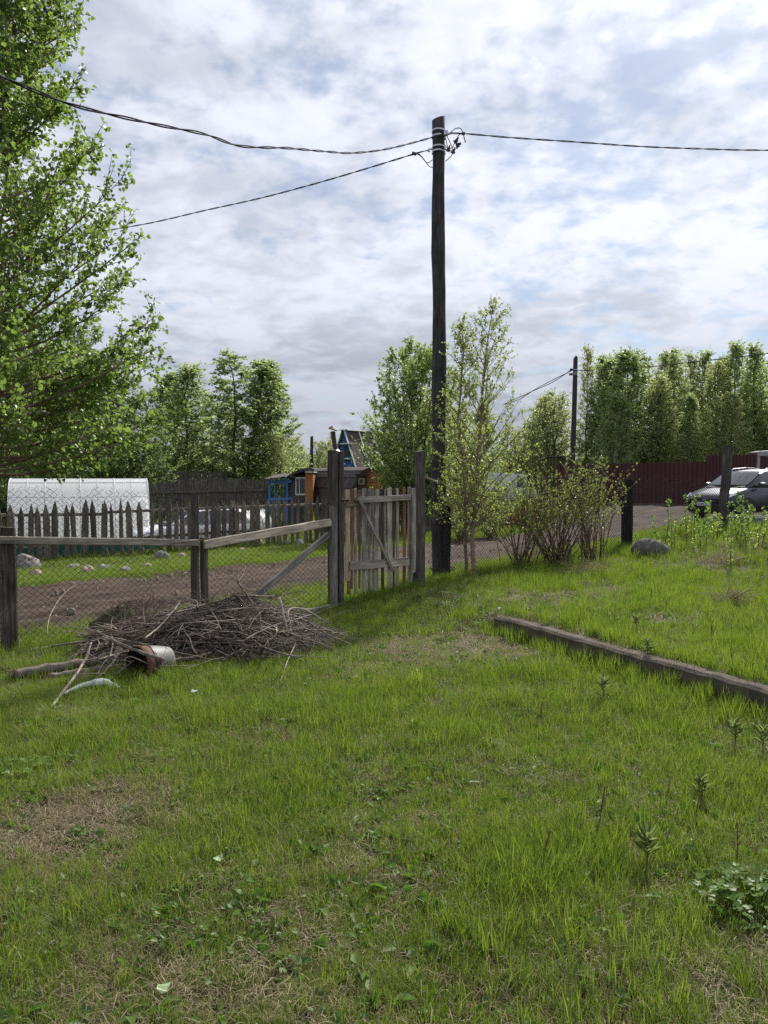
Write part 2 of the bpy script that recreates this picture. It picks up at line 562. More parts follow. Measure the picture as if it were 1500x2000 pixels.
# dirt road: brown packed earth with paler wheel tracks' dust and damp spots
m, t, b = new_mat('dirt')
geo = t.add('ShaderNodeNewGeometry')
P = geo.outputs['Position']
rot = t.add('ShaderNodeMapping', inp={'Vector': P, 'Rotation': (0, 0, -math.atan2(RD[1], RD[0]))}).outputs[0]
stretch = t.add('ShaderNodeMapping', inp={'Vector': rot, 'Scale': (0.35, 1.6, 1)}).outputs[0]
n1 = t.noise(stretch, 1.3, 5, 0.6, 0.4)
n2 = t.noise(P, 16, 7, 0.72)
n3 = t.noise(P, 60, 4, 0.7)
c = t.ramp(n1, [(0.30, (0.030, 0.019, 0.013)), (0.52, (0.070, 0.047, 0.034)), (0.72, (0.125, 0.090, 0.068))])
c = t.mix(1.0, c, t.ramp(n2, [(0.3, (0.55, 0.55, 0.55)), (0.7, (1.35, 1.33, 1.3))]), 'MULTIPLY')
t.l.new(c, b.inputs['Base Color'])
b.inputs['Roughness'].default_value = 0.9
b.inputs['Specular IOR Level'].default_value = 0.2
hh = t.math('ADD', n2, t.math('MULTIPLY', n3, 0.35))
bump(t, b, hh, 0.9, 0.05)


def M(n):
    return MATS[n]


# ------------------------------------------------------------------ mesh helpers
def link(o, parent=None, world=None):
    """link; when parented the given world matrix is kept (roots carry only a location)"""
    COL.objects.link(o)
    if parent is not None:
        o.parent = parent
        w = world if world is not None else Matrix.Identity(4)
        base = Vector((0, 0, 0))
        p = parent
        mats = Matrix.Identity(4)
        chain = []
        while p is not None:
            chain.append(p)
            p = p.parent
        for q in reversed(chain):
            mats = mats @ q.matrix_basis
        o.matrix_basis = mats.inverted() @ w
    elif world is not None:
        o.matrix_basis = world
    return o


def mesh_np(name, V, quads=None, tris=None, smooth_=False):
    me = bpy.data.meshes.new(name)
    V = np.asarray(V, np.float32)
    nq = 0 if quads is None else len(quads)
    nt = 0 if tris is None else len(tris)
    me.vertices.add(len(V))
    me.vertices.foreach_set('co', V.ravel())
    loops = []
    if nq:
        loops.append(np.asarray(quads, np.int32).ravel())
    if nt:
        loops.append(np.asarray(tris, np.int32).ravel())
    L = np.concatenate(loops)
    me.loops.add(len(L))
    me.loops.foreach_set('vertex_index', L)
    me.polygons.add(nq + nt)
    starts = np.concatenate([np.arange(nq) * 4, nq * 4 + np.arange(nt) * 3]).astype(np.int32)
    me.polygons.foreach_set('loop_start', starts)
    try:
        tot = np.concatenate([np.full(nq, 4), np.full(nt, 3)]).astype(np.int32)
        me.polygons.foreach_set('loop_total', tot)
    except Exception:
        pass
    if smooth_:
        me.polygons.foreach_set('use_smooth', np.ones(nq + nt, bool))
    me.update(calc_edges=True)
    return me


class MB:
    """collects shapes into one mesh"""
    def __init__(s):
        s.v = []
        s.f = []

    def add(s, vs, fs):
        k = len(s.v)
        s.v.extend([tuple(map(float, p)) for p in vs])
        s.f.extend([tuple(i + k for i in f) for f in fs])

    def box(s, c, size, mat=None):
        x, y, z = size[0] / 2, size[1] / 2, size[2] / 2
        vs = [Vector((sx * x, sy * y, sz * z)) for sz in (-1, 1) for sy in (-1, 1) for sx in (-1, 1)]
        if mat is not None:
            vs = [mat @ v for v in vs]
        vs = [v + Vector(c) for v in vs]
        s.add(vs, [(0, 2, 3, 1), (4, 5, 7, 6), (0, 1, 5, 4), (2, 6, 7, 3), (0, 4, 6, 2), (1, 3, 7, 5)])

    def loft(s, rings, cap=True):
        n = len(rings[0])
        vs = [p for r in rings for p in r]
        fs = []
        for i in range(len(rings) - 1):
            for j in range(n):
                a = i * n + j
                b_ = i * n + (j + 1) % n
                fs.append((a, b_, b_ + n, a + n))
        if cap:
            fs.append(tuple(reversed(range(n))))
            fs.append(tuple((len(rings) - 1) * n + j for j in range(n)))
        s.add(vs, fs)

    def tube(s, pts, radii, sides=6, cap=True):
        pts = [Vector(p) for p in pts]
        rings = []
        for i, p in enumerate(pts):
            d = (pts[min(i + 1, len(pts) - 1)] - pts[max(i - 1, 0)]).normalized()
            a = d.orthogonal().normalized() if i == 0 else (a - d * a.dot(d)).normalized()
            b_ = d.cross(a)
            r = radii[i] if hasattr(radii, '__len__') else radii
            rings.append([p + (a * math.cos(2 * math.pi * k / sides) + b_ * math.sin(2 * math.pi * k / sides)) * r
                          for k in range(sides)])
        s.loft(rings, cap)

    def mesh(s, name, smooth_=False):
        me = bpy.data.meshes.new(name)
        me.from_pydata(s.v, [], s.f)
        if smooth_:
            for p in me.polygons:
                p.use_smooth = True
        me.update()
        return me

    def obj(s, name, mat, parent=None, world=None, smooth_=False):
        me = s.mesh(name, smooth_)
        me.materials.append(M(mat))
        return link(bpy.data.objects.new(name, me), parent, world)


def tag(o, label=None, cat=None, group=None, kind=None):
    if label:
        o['label'] = label
    if cat:
        o['category'] = cat
    if group:
        o['group'] = group
    if kind:
        o['kind'] = kind
    return o


def empty(name, loc, label, cat, group=None):
    o = bpy.data.objects.new(name, None)
    o.empty_display_size = 0.1
    COL.objects.link(o)
    o.location = Vector(loc)
    return tag(o, label, cat, group)


def frame_z(p0, p1, face=None):
    """matrix whose Z runs from p0 to p1, Y towards 'face'"""
    p0 = Vector(p0)
    z = (Vector(p1) - p0).normalized()
    f = Vector(face) if face is not None else Vector((0, -1, 0))
    y = (f - z * f.dot(z))
    if y.length < 1e-4:
        y = z.orthogonal()
    y.normalize()
    x = y.cross(z)
    m4 = Matrix((x, y, z)).transposed().to_4x4()
    m4.translation = p0
    return m4


def board(name, p0, p1, w, th, mat, parent=None, face=(0, -1, 0), point=0.0, wob=0.004, seg=4, seed=None, cham=0.15):
    """a sawn board or beam: chamfered section, slightly crooked, grain along it"""
    q = random.Random(seed if seed is not None else rnd.random())
    L = (Vector(p1) - Vector(p0)).length
    mw = frame_z(p0, p1, face)
    c = min(w, th) * cham
    prof = [(-w / 2 + c, -th / 2), (w / 2 - c, -th / 2), (w / 2, -th / 2 + c), (w / 2, th / 2 - c),
            (w / 2 - c, th / 2), (-w / 2 + c, th / 2), (-w / 2, th / 2 - c), (-w / 2, -th / 2 + c)]
    b_ = MB()
    rings = []
    for i in range(seg + 1):
        f = i / seg
        dx, dy = q.uniform(-wob, wob), q.uniform(-wob, wob)
        sc = 1 + q.uniform(-0.04, 0.04)
        tilt = q.uniform(-0.25, 0.25) * w if i in (0, seg) and point == 0 else 0
        rings.append([(x * sc + dx, y * sc + dy, L * f + (tilt * x / w if i == seg else -tilt * x / w))
                      for x, y in prof])
    if point:
        zz = L - point
        rings[-1] = [(x, y, zz) for x, y in prof]
        rings.append([(x * 0.12, y * 0.7, L) for x, y in prof])
    b_.loft(rings)
    return b_.obj(name, mat, parent, mw)


# batch tubes -> numpy arrays
def tubes_np(paths, sides=5):
    Vs, Qs = [], []
    k = 0
    ang = np.arange(sides) * 2 * np.pi / sides
    ca, sa = np.cos(ang), np.sin(ang)
    for pts, rad in paths:
        pts = np.asarray(pts, float)
        n = len(pts)
        rad = np.broadcast_to(np.asarray(rad, float), (n,))
        d = np.empty_like(pts)
        d[1:-1] = pts[2:] - pts[:-2]
        d[0] = pts[1] - pts[0]
        d[-1] = pts[-1] - pts[-2]
        d /= np.linalg.norm(d, axis=1)[:, None] + 1e-9
        ref = np.array([0.31, 0.17, 0.94]) if abs(d[0][2]) < 0.8 else np.array([0.93, 0.21, 0.3])
        a = np.cross(d, ref)
        a /= np.linalg.norm(a, axis=1)[:, None] + 1e-9
        b_ = np.cross(d, a)
        ring = pts[:, None, :] + rad[:, None, None] * (a[:, None, :] * ca[None, :, None] + b_[:, None, :] * sa[None, :, None])
        Vs.append(ring.reshape(-1, 3))
        i = np.arange(n - 1)[:, None] * sides
        j = np.arange(sides)[None, :]
        j2 = (j + 1) % sides
        q = np.stack([i + j, i + j2, i + j2 + sides, i + j + sides], -1).reshape(-1, 4) + k
        Qs.append(q)
        k += n * sides
    return np.concatenate(Vs), np.concatenate(Qs)


def tubes_obj(name, paths, sides, mat, parent=None, smooth_=True, world=None):
    V, Q = tubes_np(paths, sides)
    me = mesh_np(name, V, Q, None, smooth_)
    me.materials.append(M(mat))
    return link(bpy.data.objects.new(name, me), parent, world)


def leaves_np(P, D, S, template='leaf', wid=0.42, seed=0, droop=0.25):
    """P positions, D unit directions, S lengths -> verts, quads"""
    g = np.random.default_rng(seed)
    n = len(P)
    D = D / (np.linalg.norm(D, axis=1)[:, None] + 1e-9)
    rv = g.normal(size=(n, 3))
    rv[:, 2] += 0.9                       # blades tend to face up
    X = np.cross(D, rv)
    X /= np.linalg.norm(X, axis=1)[:, None] + 1e-9
    N = np.cross(X, D)
    if template == 'leaf':
        T = np.array([[0, 0, 0], [0.30, -1, 0.12], [0.66, -0.72, 0.08], [1.0, 0, -0.16], [0.66, 0.72, 0.08], [0.30, 1, 0.12]])
        quads = np.array([[0, 1, 2, 3], [0, 3, 4, 5]])
    else:
        T = np.array([[0, 0, 0], [0.45, -1, 0.1], [1.0, 0, -0.1], [0.45, 1, 0.1]])
        quads = np.array([[0, 1, 2, 3]])
    m_ = len(T)
    V = (P[:, None, :] + S[:, None, None] * (T[None, :, 0:1] * D[:, None, :] + T[None, :, 1:2] * wid * X[:, None, :]
                                             + T[None, :, 2:3] * N[:, None, :]))
    Q = (quads[None] + (np.arange(n) * m_)[:, None, None]).reshape(-1, 4)
    return V.reshape(-1, 3), Q


def unit(v):
    return v / (np.linalg.norm(v) + 1e-9)


def grow_tree(seed, H, prof, z0, r0, nbr, ntw, nlf, lsize, rise=0.8, twl=0.35, lean=(0, 0), droop=0.0,
              trunk_top=1.0, jit=0.03, quad=False, side=None, wid=0.42, topfac=1.0, stems=1, spread=0.0, tw_sides=3):
    """trunk/limb paths and leaves of one tree about its base (0,0,0).
    prof(f) gives the crown radius at height fraction f"""
    g = np.random.default_rng(seed)
    paths = []
    twigs = []
    LP, LD = [], []
    stemlist = []
    for k in range(stems):
        n = 12
        zz = np.linspace(-0.15, H * trunk_top, n)
        f = np.clip(zz / H, 0, 1)
        wob = np.cumsum(g.normal(0, jit, (n, 2)), 0)
        sp = np.array([0, 0]) if stems == 1 else spread * np.array([math.cos(2.4 * k), math.sin(2.4 * k)]) * (0.4 + 0.6 * g.random())
        tx = np.stack([wob[:, 0] + lean[0] * f ** 1.5 + sp[0] * f, wob[:, 1] + lean[1] * f ** 1.5 + sp[1] * f, zz], 1)
        tx[:, :2] -= tx[0, :2]
        if stems > 1:
            tx[:, :2] += sp * 0.08
        rad = r0 * (1 - f) ** 0.8 + 0.004
        rad[0] *= 1.25
        paths.append((tx, rad))
        stemlist.append((tx, rad, zz))
    for i in range(nbr):
        tx, rad, zz = stemlist[i % stems]
        f = z0 + (1 - z0) * ((i + g.random()) / nbr) ** topfac
        az = i * 2.39996 + g.normal(0, 0.35) if side is None else g.uniform(*side)
        rr = max(0.06, prof(f)) * g.uniform(0.72, 1.08)
        ztip = f * H
        zst = max(0.12 * H * z0, ztip - rise * rr * (0.35 + 0.65 * float(smooth(z0, z0 + 0.25, f))))
        zst = min(zst, zz[-1] - 0.02)
        b0 = np.array([np.interp(zst, zz, tx[:, k]) for k in range(3)])
        cb = np.array([np.interp(ztip, zz, tx[:, k]) for k in range(2)])
        tip = np.array([cb[0] + rr * math.cos(az), cb[1] + rr * math.sin(az), ztip])
        m_ = 6
        u = np.linspace(0, 1, m_)[:, None]
        mid = (b0 + tip) / 2 + np.array([0, 0, -0.10 * rr]) + g.normal(0, 0.04 * rr + 0.005, 3)
        pts = (1 - u) ** 2 * b0 + 2 * u * (1 - u) * mid + u ** 2 * tip
        if droop:
            pts[:, 2] -= droop * rr * (u[:, 0] ** 2.5)
        rb = np.interp(zst, zz, rad) * 0.5
        paths.append((pts, np.linspace(min(rb, 0.005 + 0.008 * rr), 0.0018 * max(1, H / 8), m_)))
        L = np.linalg.norm(tip - b0)
        for j in range(ntw):
            uu = 0.25 + 0.75 * (j + g.random()) / ntw
            p = np.array([np.interp(uu, u[:, 0], pts[:, k]) for k in range(3)])
            dbr = unit(pts[min(m_ - 1, int(uu * (m_ - 1)) + 1)] - pts[int(min(uu, 0.999) * (m_ - 1))])
            dv = unit(dbr * 0.9 + g.normal(0, 0.62, 3) + np.array([0, 0, 0.25 - droop]))
            tl = twl * g.uniform(0.5, 1.2) * (1.15 - 0.45 * uu)
            e = p + dv * tl + np.array([0, 0, -droop * tl * 1.1])
            mm = (p + e) / 2 + g.normal(0, 0.05 * tl, 3) + np.array([0, 0, droop * 0.2 * tl])
            tp = np.stack([p, mm, e])
            twigs.append((tp, np.array([0.0028, 0.002, 0.0012]) * max(1.0, H / 6)))
            nn = max(1, int(nlf * g.uniform(0.6, 1.35)))
            q = g.random(nn) ** 0.8
            lp = (1 - q)[:, None] ** 2 * p + 2 * (q * (1 - q))[:, None] * mm + (q ** 2)[:, None] * e
            lp = lp + g.normal(0, 0.012 * max(1, H / 6), (nn, 3))
            ld = dv[None] * 0.6 + g.normal(0, 0.75, (nn, 3)) + np.array([0, 0, -0.35])
            LP.append(lp)
            LD.append(ld)
    LP = np.concatenate(LP)
    LD = np.concatenate(LD)
    S = lsize * g.uniform(0.6, 1.25, len(LP))
    LV, LQ = leaves_np(LP, LD, S, 'quad' if quad else 'leaf', wid, seed)
    TV, TQ = tubes_np(paths, 6 if not quad else 4)
    if twigs:
        WV, WQ = tubes_np(twigs, tw_sides)
        TQ = np.concatenate([TQ, WQ + len(TV)])
        TV = np.concatenate([TV, WV])
    return (TV, TQ), (LV, LQ)


def tree_meshes(nm, data, bark, leaf):
    (TV, TQ), (LV, LQ) = data
    a = mesh_np(nm + '_trunk', TV, TQ, None, True)
    a.materials.append(M(bark))
    c = mesh_np(nm + '_crown', LV, LQ)
    c.materials.append(M(leaf))
    return a, c


def place_tree(meshes, loc, label, cat='tree', group=None, rot=0.0, sc=1.0, name='birch_tree', crown_name='crown', scz=None):
    o = empty(name, loc, label, cat, group)
    for nm, me in (('trunk' if cat != 'shrub' else 'stems', meshes[0]), (crown_name, meshes[1])):
        c = bpy.data.objects.new(nm, me)
        COL.objects.link(c)
        c.parent = o
    o.rotation_euler = (0, 0, rot)
    o.scale = (sc, sc, scz if scz else sc)
    return o


# ================================================================== SETTING
def spaced(lo, hi, step, far_lo, far_hi, g=1.16):
    a = list(np.arange(lo, hi + 1e-6, step))
    d = step
    x = a[-1]
    while x < far_hi:
        d *= g
        x += d
        a.append(x)
    d = step
    x = a[0]
    while x > far_lo:
        d *= g
        x -= d
        a.insert(0, x)
    return np.array(a)


def build_ground():
    xs = spaced(-6.0, 8.5, 0.07, -420, 420)
    ys = spaced(1.5, 17, 0.07, -30, 420)
    X, Y = np.meshgrid(xs, ys)
    Z = terrain(X, Y)
    s, t_ = st(X, Y)
    inside = smooth(-0.05, 0.25, s - road_near(t_)) * smooth(-0.05, 0.25, road_far(t_) - s) * smooth(-30, -28, t_) * (1 - smooth(44, 46, t_))
    Z = Z - 0.12 * inside
    V = np.stack([X, Y, Z], -1).reshape(-1, 3)
    ny, nx = X.shape
    i = np.arange(ny - 1)[:, None] * nx
    j = np.arange(nx - 1)[None]
    Q = np.stack([i + j, i + j + 1, i + j + 1 + nx, i + j + nx], -1).reshape(-1, 4)
    me = mesh_np('ground', V, Q, None, True)
    me.materials.append(M('ground'))
    o = link(bpy.data.objects.new('ground', me))
    tag(o, 'grassy earth of the yard and the land around', None, None, 'structure')


build_ground()


def build_road():
    tt = spaced(-8, 16, 0.10, -27, 43, 1.05)
    vv = np.linspace(-0.12, 1.12, 64)
    T, Vv = np.meshgrid(tt, vv)
    n_, f_ = road_near(T), road_far(T)
    S = n_ + Vv * (f_ - n_)
    X = F0[0] + T * RD[0] + S * RN[0]
    Y = F0[1] + T * RD[1] + S * RN[1]
    Z = terrain(X, Y, False)
    sm = S - n_
    # two wheel ruts with a crown between, crumbly edges
    rut = -0.055 * np.exp(-((sm - 0.95 - 0.1 * np.sin(T * 0.8)) / 0.24) ** 2) - 0.06 * np.exp(-((sm - 2.5 - 0.12 * np.sin(T * 0.6 + 1)) / 0.25) ** 2)
    rough = 0.07 * (fbm(X, Y, 1.6, 4, 0.6, 2) - 0.5) + 0.035 * (fbm(X, Y, 7, 3, 0.6, 6) - 0.5)
    edge = 0.30 * smooth(0.10, -0.12, Vv) + 0.30 * smooth(0.90, 1.12, Vv)
    Z = Z + 0.035 + rut + rough - edge * (0.6 + 0.8 * fbm(X, Y, 2.5, 3, 0.6, 9))
    Vt = np.stack([X, Y, Z], -1).reshape(-1, 3)
    ny, nx = X.shape
    i = np.arange(ny - 1)[:, None] * nx
    j = np.arange(nx - 1)[None]
    Q = np.stack([i + j, i + j + nx, i + j + 1 + nx, i + j + 1], -1).reshape(-1, 4)[:, ::-1]
    me = mesh_np('dirt_road', Vt, Q, None, True)
    me.materials.append(M('dirt'))
    tag(link(bpy.data.objects.new('dirt_road', me)), 'rutted brown dirt road running behind the gate', None, None, 'structure')


build_road()


def build_hills():
    V, Q = [], []
    n = 90
    for k in range(n + 1):
        a = -1.1 + 2.2 * k / n
        for r_, hh in ((250, 0.0), (300, 1.0), (390, 0.0)):
            h = (5 + 9 * fbm(np.array(a * 3.0 + 5), np.array(1.3), 1.0, 4)) * hh - 3
            V.append((math.sin(a) * r_, math.cos(a) * r_, h))
    for k in range(n):
        for j in range(2):
            a0 = k * 3 + j
            Q.append((a0, a0 + 3, a0 + 4, a0 + 1))
    me = mesh_np('hills', np.array(V), np.array(Q), None, True)
    me.materials.append(M('hills'))
    tag(link(bpy.data.objects.new('hills', me)), 'low dark wooded hills on the horizon', None, None, 'structure')


build_hills()

# ------------------------------------------------------------------ concrete kerb of the raised bed
def build_kerb():
    b_ = MB()
    g = random.Random(4)
    n = 26
    L = 3.6
    rings = []
    for i in range(n + 1):
        u = L * i / n
        p = CURB0 + CD * u
        x, y = p
        zt = 0.180 + 0.003 * math.sin(u * 2.3) + g.uniform(-0.006, 0.006)
        hw = 0.066 + g.uniform(-0.006, 0.006)
        zb = -0.12
        prof = [(-hw, zb), (-hw - 0.01, zt - 0.02), (-hw + 0.018, zt), (0, zt + 0.006), (hw - 0.018, zt - 0.002), (hw, zt - 0.02), (hw, zb)]
        z0 = 0.0
        rings.append([(x + CNRM[0] * a, y + CNRM[1] * a, z0 + zz + g.uniform(-0.003, 0.003)) for a, zz in prof])
    b_.loft(rings)
    o = b_.obj('concrete_kerb', 'concrete')
    tag(o, 'mossy weathered concrete kerb edging the raised grass bed', 'kerb')


build_kerb()

# ================================================================== YARD FENCE
FL = np.array([-3.54, 7.2])      # left post
FG = np.array([-0.62, 9.6])      # left gate post
FDIR = (FG - FL) / np.linalg.norm(FG - FL)
FN = np.array([FDIR[1], -FDIR[0]])           # faces the camera side
FACE = (FN[0], FN[1], 0)


def fpt(px, py, off=0.0):
    """point of the yard fence plane seen at a pixel (off metres towards the yard)"""
    P0 = np.array([FL[0] + FN[0] * off, FL[1] + FN[1] * off, 0])
    return on_plane(px, py, P0, (FN[0], FN[1], 0))


def chain_link(name, A, B, zb, zt, parent, sag=0.0, seed=0, cw=0.072, ch=0.060, rad=0.0030, loose_top=0.0):
    """woven wire: every wire zigzags from foot to top and hooks into its neighbours"""
    g = np.random.default_rng(seed)
    A = np.asarray(A, float)
    B = np.asarray(B, float)
    L = np.linalg.norm(B - A)
    d = (B - A) / L
    nrm = np.array([-d[1], d[0]])
    n = int(L / (cw / 2))
    paths = []
    for i in range(n):
        u0 = (i + 0.5) * cw / 2
        uc = u0
        f = uc / L
        zbot = zb(f)
        ztop = zt(f) + g.uniform(-loose_top, loose_top) * 0.4
        m_ = max(3, int((ztop - zbot) / (ch / 2)))
        j = np.arange(m_ + 1)
        zz = zbot + (ztop - zbot) * j / m_
        uu = uc + np.where(j % 2 == (i % 2), 0.25, -0.25) * cw * 1.04
        uu = uu + 0.025 * (fbm(uu, zz, 1.3, 2, 0.5, seed) - 0.5)
        bul = 0.05 * (fbm(uu, zz, 0.9, 2, 0.5, seed + 3) - 0.5) + np.where((j + i) % 2 == 0, 0.002, -0.002)
        zz = zz + 0.03 * (fbm(uu + 5, zz, 0.8, 2, 0.5, seed + 7) - 0.5)
        x = A[0] + d[0] * uu + nrm[0] * bul
        y = A[1] + d[1] * uu + nrm[1] * bul
        paths.append((np.stack([x, y, zz], 1), rad))
    return tubes_obj(name, paths, 3, 'wire', parent, False)


fence = empty('chain_link_fence', (FL[0], FL[1], gz(*FL)),
              'chain-link fence with grey timber rails and slanting brace behind the brush pile', 'fence')
# posts
p = fpt(8, 1030)
board('post', (FL[0], FL[1], -0.3), (FL[0] + 0.0, FL[1], fpt(10, 1030)[2]), 0.13, 0.13, 'wood_dark', fence, FACE, wob=0.004)
for px, top, mat_, w in ((381, 968, 'wood_dark', 0.075), (399, 1050, 'wood_dark', 0.07)):
    pb = fpt(px, 1100)
    board('post', (pb[0], pb[1], -0.3), (pb[0], pb[1], fpt(px, top)[2]), w, 0.08, mat_, fence, FACE)
# end post beside the gate post
pe = fpt(651, 1000, 0.07)
board('post', (pe[0], pe[1], -0.3), (pe[0], pe[1], fpt(651, 989, 0.07)[2]), 0.085, 0.07, 'wood_grey', fence, FACE)
# rails
board('rail', fpt(-20, 1054, 0.10), fpt(388, 1060, 0.075), 0.07, 0.05, 'wood_pale', fence, FACE, seg=6, wob=0.004)
board('rail', fpt(399, 1064, 0.075), fpt(646, 1020, 0.075), 0.095, 0.045, 'wood_pale', fence, FACE, seg=6, wob=0.004)
board('brace', fpt(498, 1166, 0.06), fpt(642, 1044, 0.06), 0.075, 0.04, 'wood_grey', fence, FACE)
board('bottom_rail', fpt(-30, 1290, 0.06), fpt(190, 1254, 0.06), 0.08, 0.05, 'wood_pale', fence, FACE)
board('bottom_rail', fpt(575, 1200, 0.07), fpt(646, 1185, 0.07), 0.07, 0.05, 'wood_pale', fence, FACE)
Lf = np.linalg.norm(FG - FL)
EXT = FL - FDIR * 2.2
chain_link('wire_mesh', EXT, FG, lambda f: 0.03,
           lambda f: float(np.interp(f, [0, 0.37, 0.62, 0.72, 1], [1.5, 1.50, 1.47, 1.30, 1.30])), fence, seed=3, loose_top=0.16, rad=0.0027)
# a bent wire hanging from the joint of the rails
wp = [fpt(412, 1052, 0.12), fpt(385, 1056, 0.13), fpt(352, 1060, 0.13), fpt(333, 1063, 0.14), fpt(329, 1068, 0.14), fpt(332, 1073, 0.14)]
b_ = MB()
b_.tube(wp, 0.0055, 5)
b_.obj('tie_wire', 'iron', fence)

# ------------------------------------------------------------------ gate posts
GL = np.array([-0.60, 9.60])
GR = np.array([0.50, 10.72])
GDIR = (GR - GL) / np.linalg.norm(GR - GL)
GN_ = np.array([GDIR[1], -GDIR[0]])
GFACE = (GN_[0], GN_[1], 0)


def gpt(px, py, off=0.0):
    P0 = np.array([GL[0] + GN_[0] * off, GL[1] + GN_[1] * off, 0])
    return on_plane(px, py, P0, (GN_[0], GN_[1], 0))


def vert_board(name, px, ytop, ybot, w, th, mat_, parent, off=0.0, **k):
    a = gpt(px, ytop, off)
    c = gpt(px, ybot, off)
    return board(name, (a[0], a[1], c[2]), (a[0], a[1], a[2]), w, th, mat_, parent, GFACE, **k)


gp = empty('gate_post', (GL[0], GL[1], 0.0), 'tall dark squared gate post at the latch side of the wooden gate', 'post')
a = gpt(649.5, 880)
c = gpt(661.5, 880)
board('timber', (a[0], a[1], -0.35), (a[0], a[1], a[2]), 0.082, 0.12, 'wood_dark', gp, GFACE, wob=0.003)
board('timber', (c[0], c[1], -0.35), (c[0], c[1], c[2] - 0.01), 0.078, 0.13, 'wood_dark', gp, GFACE, wob=0.003)

gp2 = empty('gate_post', (GR[0], GR[1], 0.0), 'tall dark gate post at the hinge side beside the utility pole', 'post')
a = gpt(821, 881)
board('timber', (a[0], a[1], -0.35), (a[0], a[1], a[2]), 0.125, 0.12, 'wood_dark', gp2, GFACE, wob=0.004)
c = gpt(812, 985, -0.06)
board('timber', (c[0], c[1], -0.35), (c[0] + 0.02, c[1], gpt(814, 940, -0.06)[2]), 0.07, 0.08, 'wood_black', gp2, GFACE, wob=0.004)
# slat nailed from the post to the pole
board('slat', gpt(829, 931, -0.02), at(856, 943, 11.9), 0.07, 0.025, 'wood_pale', gp2, (0.2, -0.3, 1))

# ------------------------------------------------------------------ the gate
gate = empty('wooden_gate', (float(gpt(676, 1100)[0]), float(gpt(676, 1100)[1]), 0.14),
             'weathered wooden garden gate of narrow upright boards with diagonal brace', 'gate')
for px, yt, yb, w, mat_, off in ((678.5, 956, 1135, 0.075, 'wood_tan', 0.0), (681, 1130, 1161, 0.055, 'wood_rusty', -0.02),
                                 (687, 955, 1150, 0.032, 'wood_rusty', -0.012), (694, 954, 1161, 0.050, 'wood_grey', 0.0),
                                 (711, 954, 1156, 0.082, 'wood_grey', 0.0), (721, 955, 1156, 0.046, 'wood_grey', -0.01),
                                 (737, 955, 1010, 0.050, 'wood_grey', -0.012),
                                 (747, 955, 1151, 0.044, 'wood_dark', -0.012), (751, 955, 1100, 0.038, 'wood_grey', -0.02),
                                 (760.5, 953, 1148, 0.080, 'wood_pale', 0.0), (776, 953, 1146, 0.046, 'wood_grey', 0.0),
                                 (789.5, 952, 1143, 0.052, 'wood_rusty', 0.0), (799, 951, 1140, 0.045, 'wood_tan', 0.0), (702, 958, 1150, 0.03, 'wood_rusty', -0.02), (728, 957, 1148, 0.03, 'wood_grey', -0.02), (769, 956, 1144, 0.028, 'wood_dark', -0.02)):
    vert_board('board', px, yt, yb, w, 0.02, mat_, gate, off, wob=0.002)
vert_board('board', 734.5, 1000, 1153, 0.075, 0.02, 'wood_pale', gate, 0.0, point=0.06)
board('rail', gpt(699, 976.5, 0.036), gpt(801, 971.5, 0.036), 0.078, 0.035, 'wood_pale', gate, GFACE)
board('rail', gpt(675, 984.5, 0.030), gpt(704, 981.5, 0.030), 0.072, 0.030, 'wood_tan', gate, GFACE)
board('rail', gpt(683.5, 1106, 0.033), gpt(798, 1096, 0.033), 0.115, 0.030, 'wood_grey', gate, GFACE)
board('diagonal_brace', gpt(700, 973, 0.068), gpt(767.5, 1115, 0.062), 0.046, 0.022, 'wood_grey', gate, GFACE)
vert_board('hinge_stile', 808, 954, 1118, 0.07, 0.035, 'wood_grey', gate, 0.05)
vert_board('hinge_stile', 802, 952, 1139, 0.05, 0.03, 'wood_grey', gate, 0.01)
# bolt
b_ = MB()
b_.tube([gpt(665, 976, 0.075), gpt(698, 978, 0.075)], 0.008, 6)
b_.tube([gpt(698, 977, 0.075), gpt(699, 997, 0.08)], 0.007, 6)
for px in (671, 679, 693):
    b_.box(gpt(px, 977.5, 0.062), (0.018, 0.03, 0.04))
b_.obj('latch_bolt', 'iron', gate)

# ------------------------------------------------------------------ chain-link on the street side of the pole and to the right
POLE = np.array([0.865, 12.0])
P1 = at(1225, 1000, 15.0)[:2]
P2 = at(1417, 1000, 16.8)[:2]
rf = empty('chain_link_fence', (P1[0], P1[1], gz(*P1)),
           'sagging chain-link fence on thick black posts beyond the willow bushes', 'fence')
zt1 = at(1224, 936, 15.0)[2]
zt2 = at(1420, 870, 16.8)[2]
b1 = board('post', (P1[0], P1[1], gz(*P1) - 0.4), (P1[0] - 0.01, P1[1], zt1), 0.215, 0.20, 'wood_black', rf, (-0.3, -1, 0), wob=0.006)
board('post', (P2[0] - 0.07, P2[1], gz(*P2) - 0.4), (P2[0] + 0.02, P2[1], zt2), 0.20, 0.20, 'wood_dark', rf, (-0.4, -1, 0), wob=0.010, seg=6)
a = np.array([0.62, 10.85])
chain_link('wire_mesh', a, P1, lambda f: 0.04, lambda f: 1.02 + 0.15 * f, rf, seed=8, rad=0.0030, loose_top=0.2)
zz1, zz2 = gz(*P1), gz(*P2)
chain_link('wire_mesh', P1, P2, lambda f: zz1 + (zz2 - zz1) * f - 0.12, lambda f: zz1 + (zz2 - zz1) * f + 1.36 - 0.25 * f, rf, seed=9, rad=0.0030, loose_top=0.2)
P3 = P2 + np.array([3.2, 0.9])
chain_link('wire_mesh', P2, P3, lambda f: zz2, lambda f: zz2 + 1.1, rf, seed=10, rad=0.0030, loose_top=0.2)

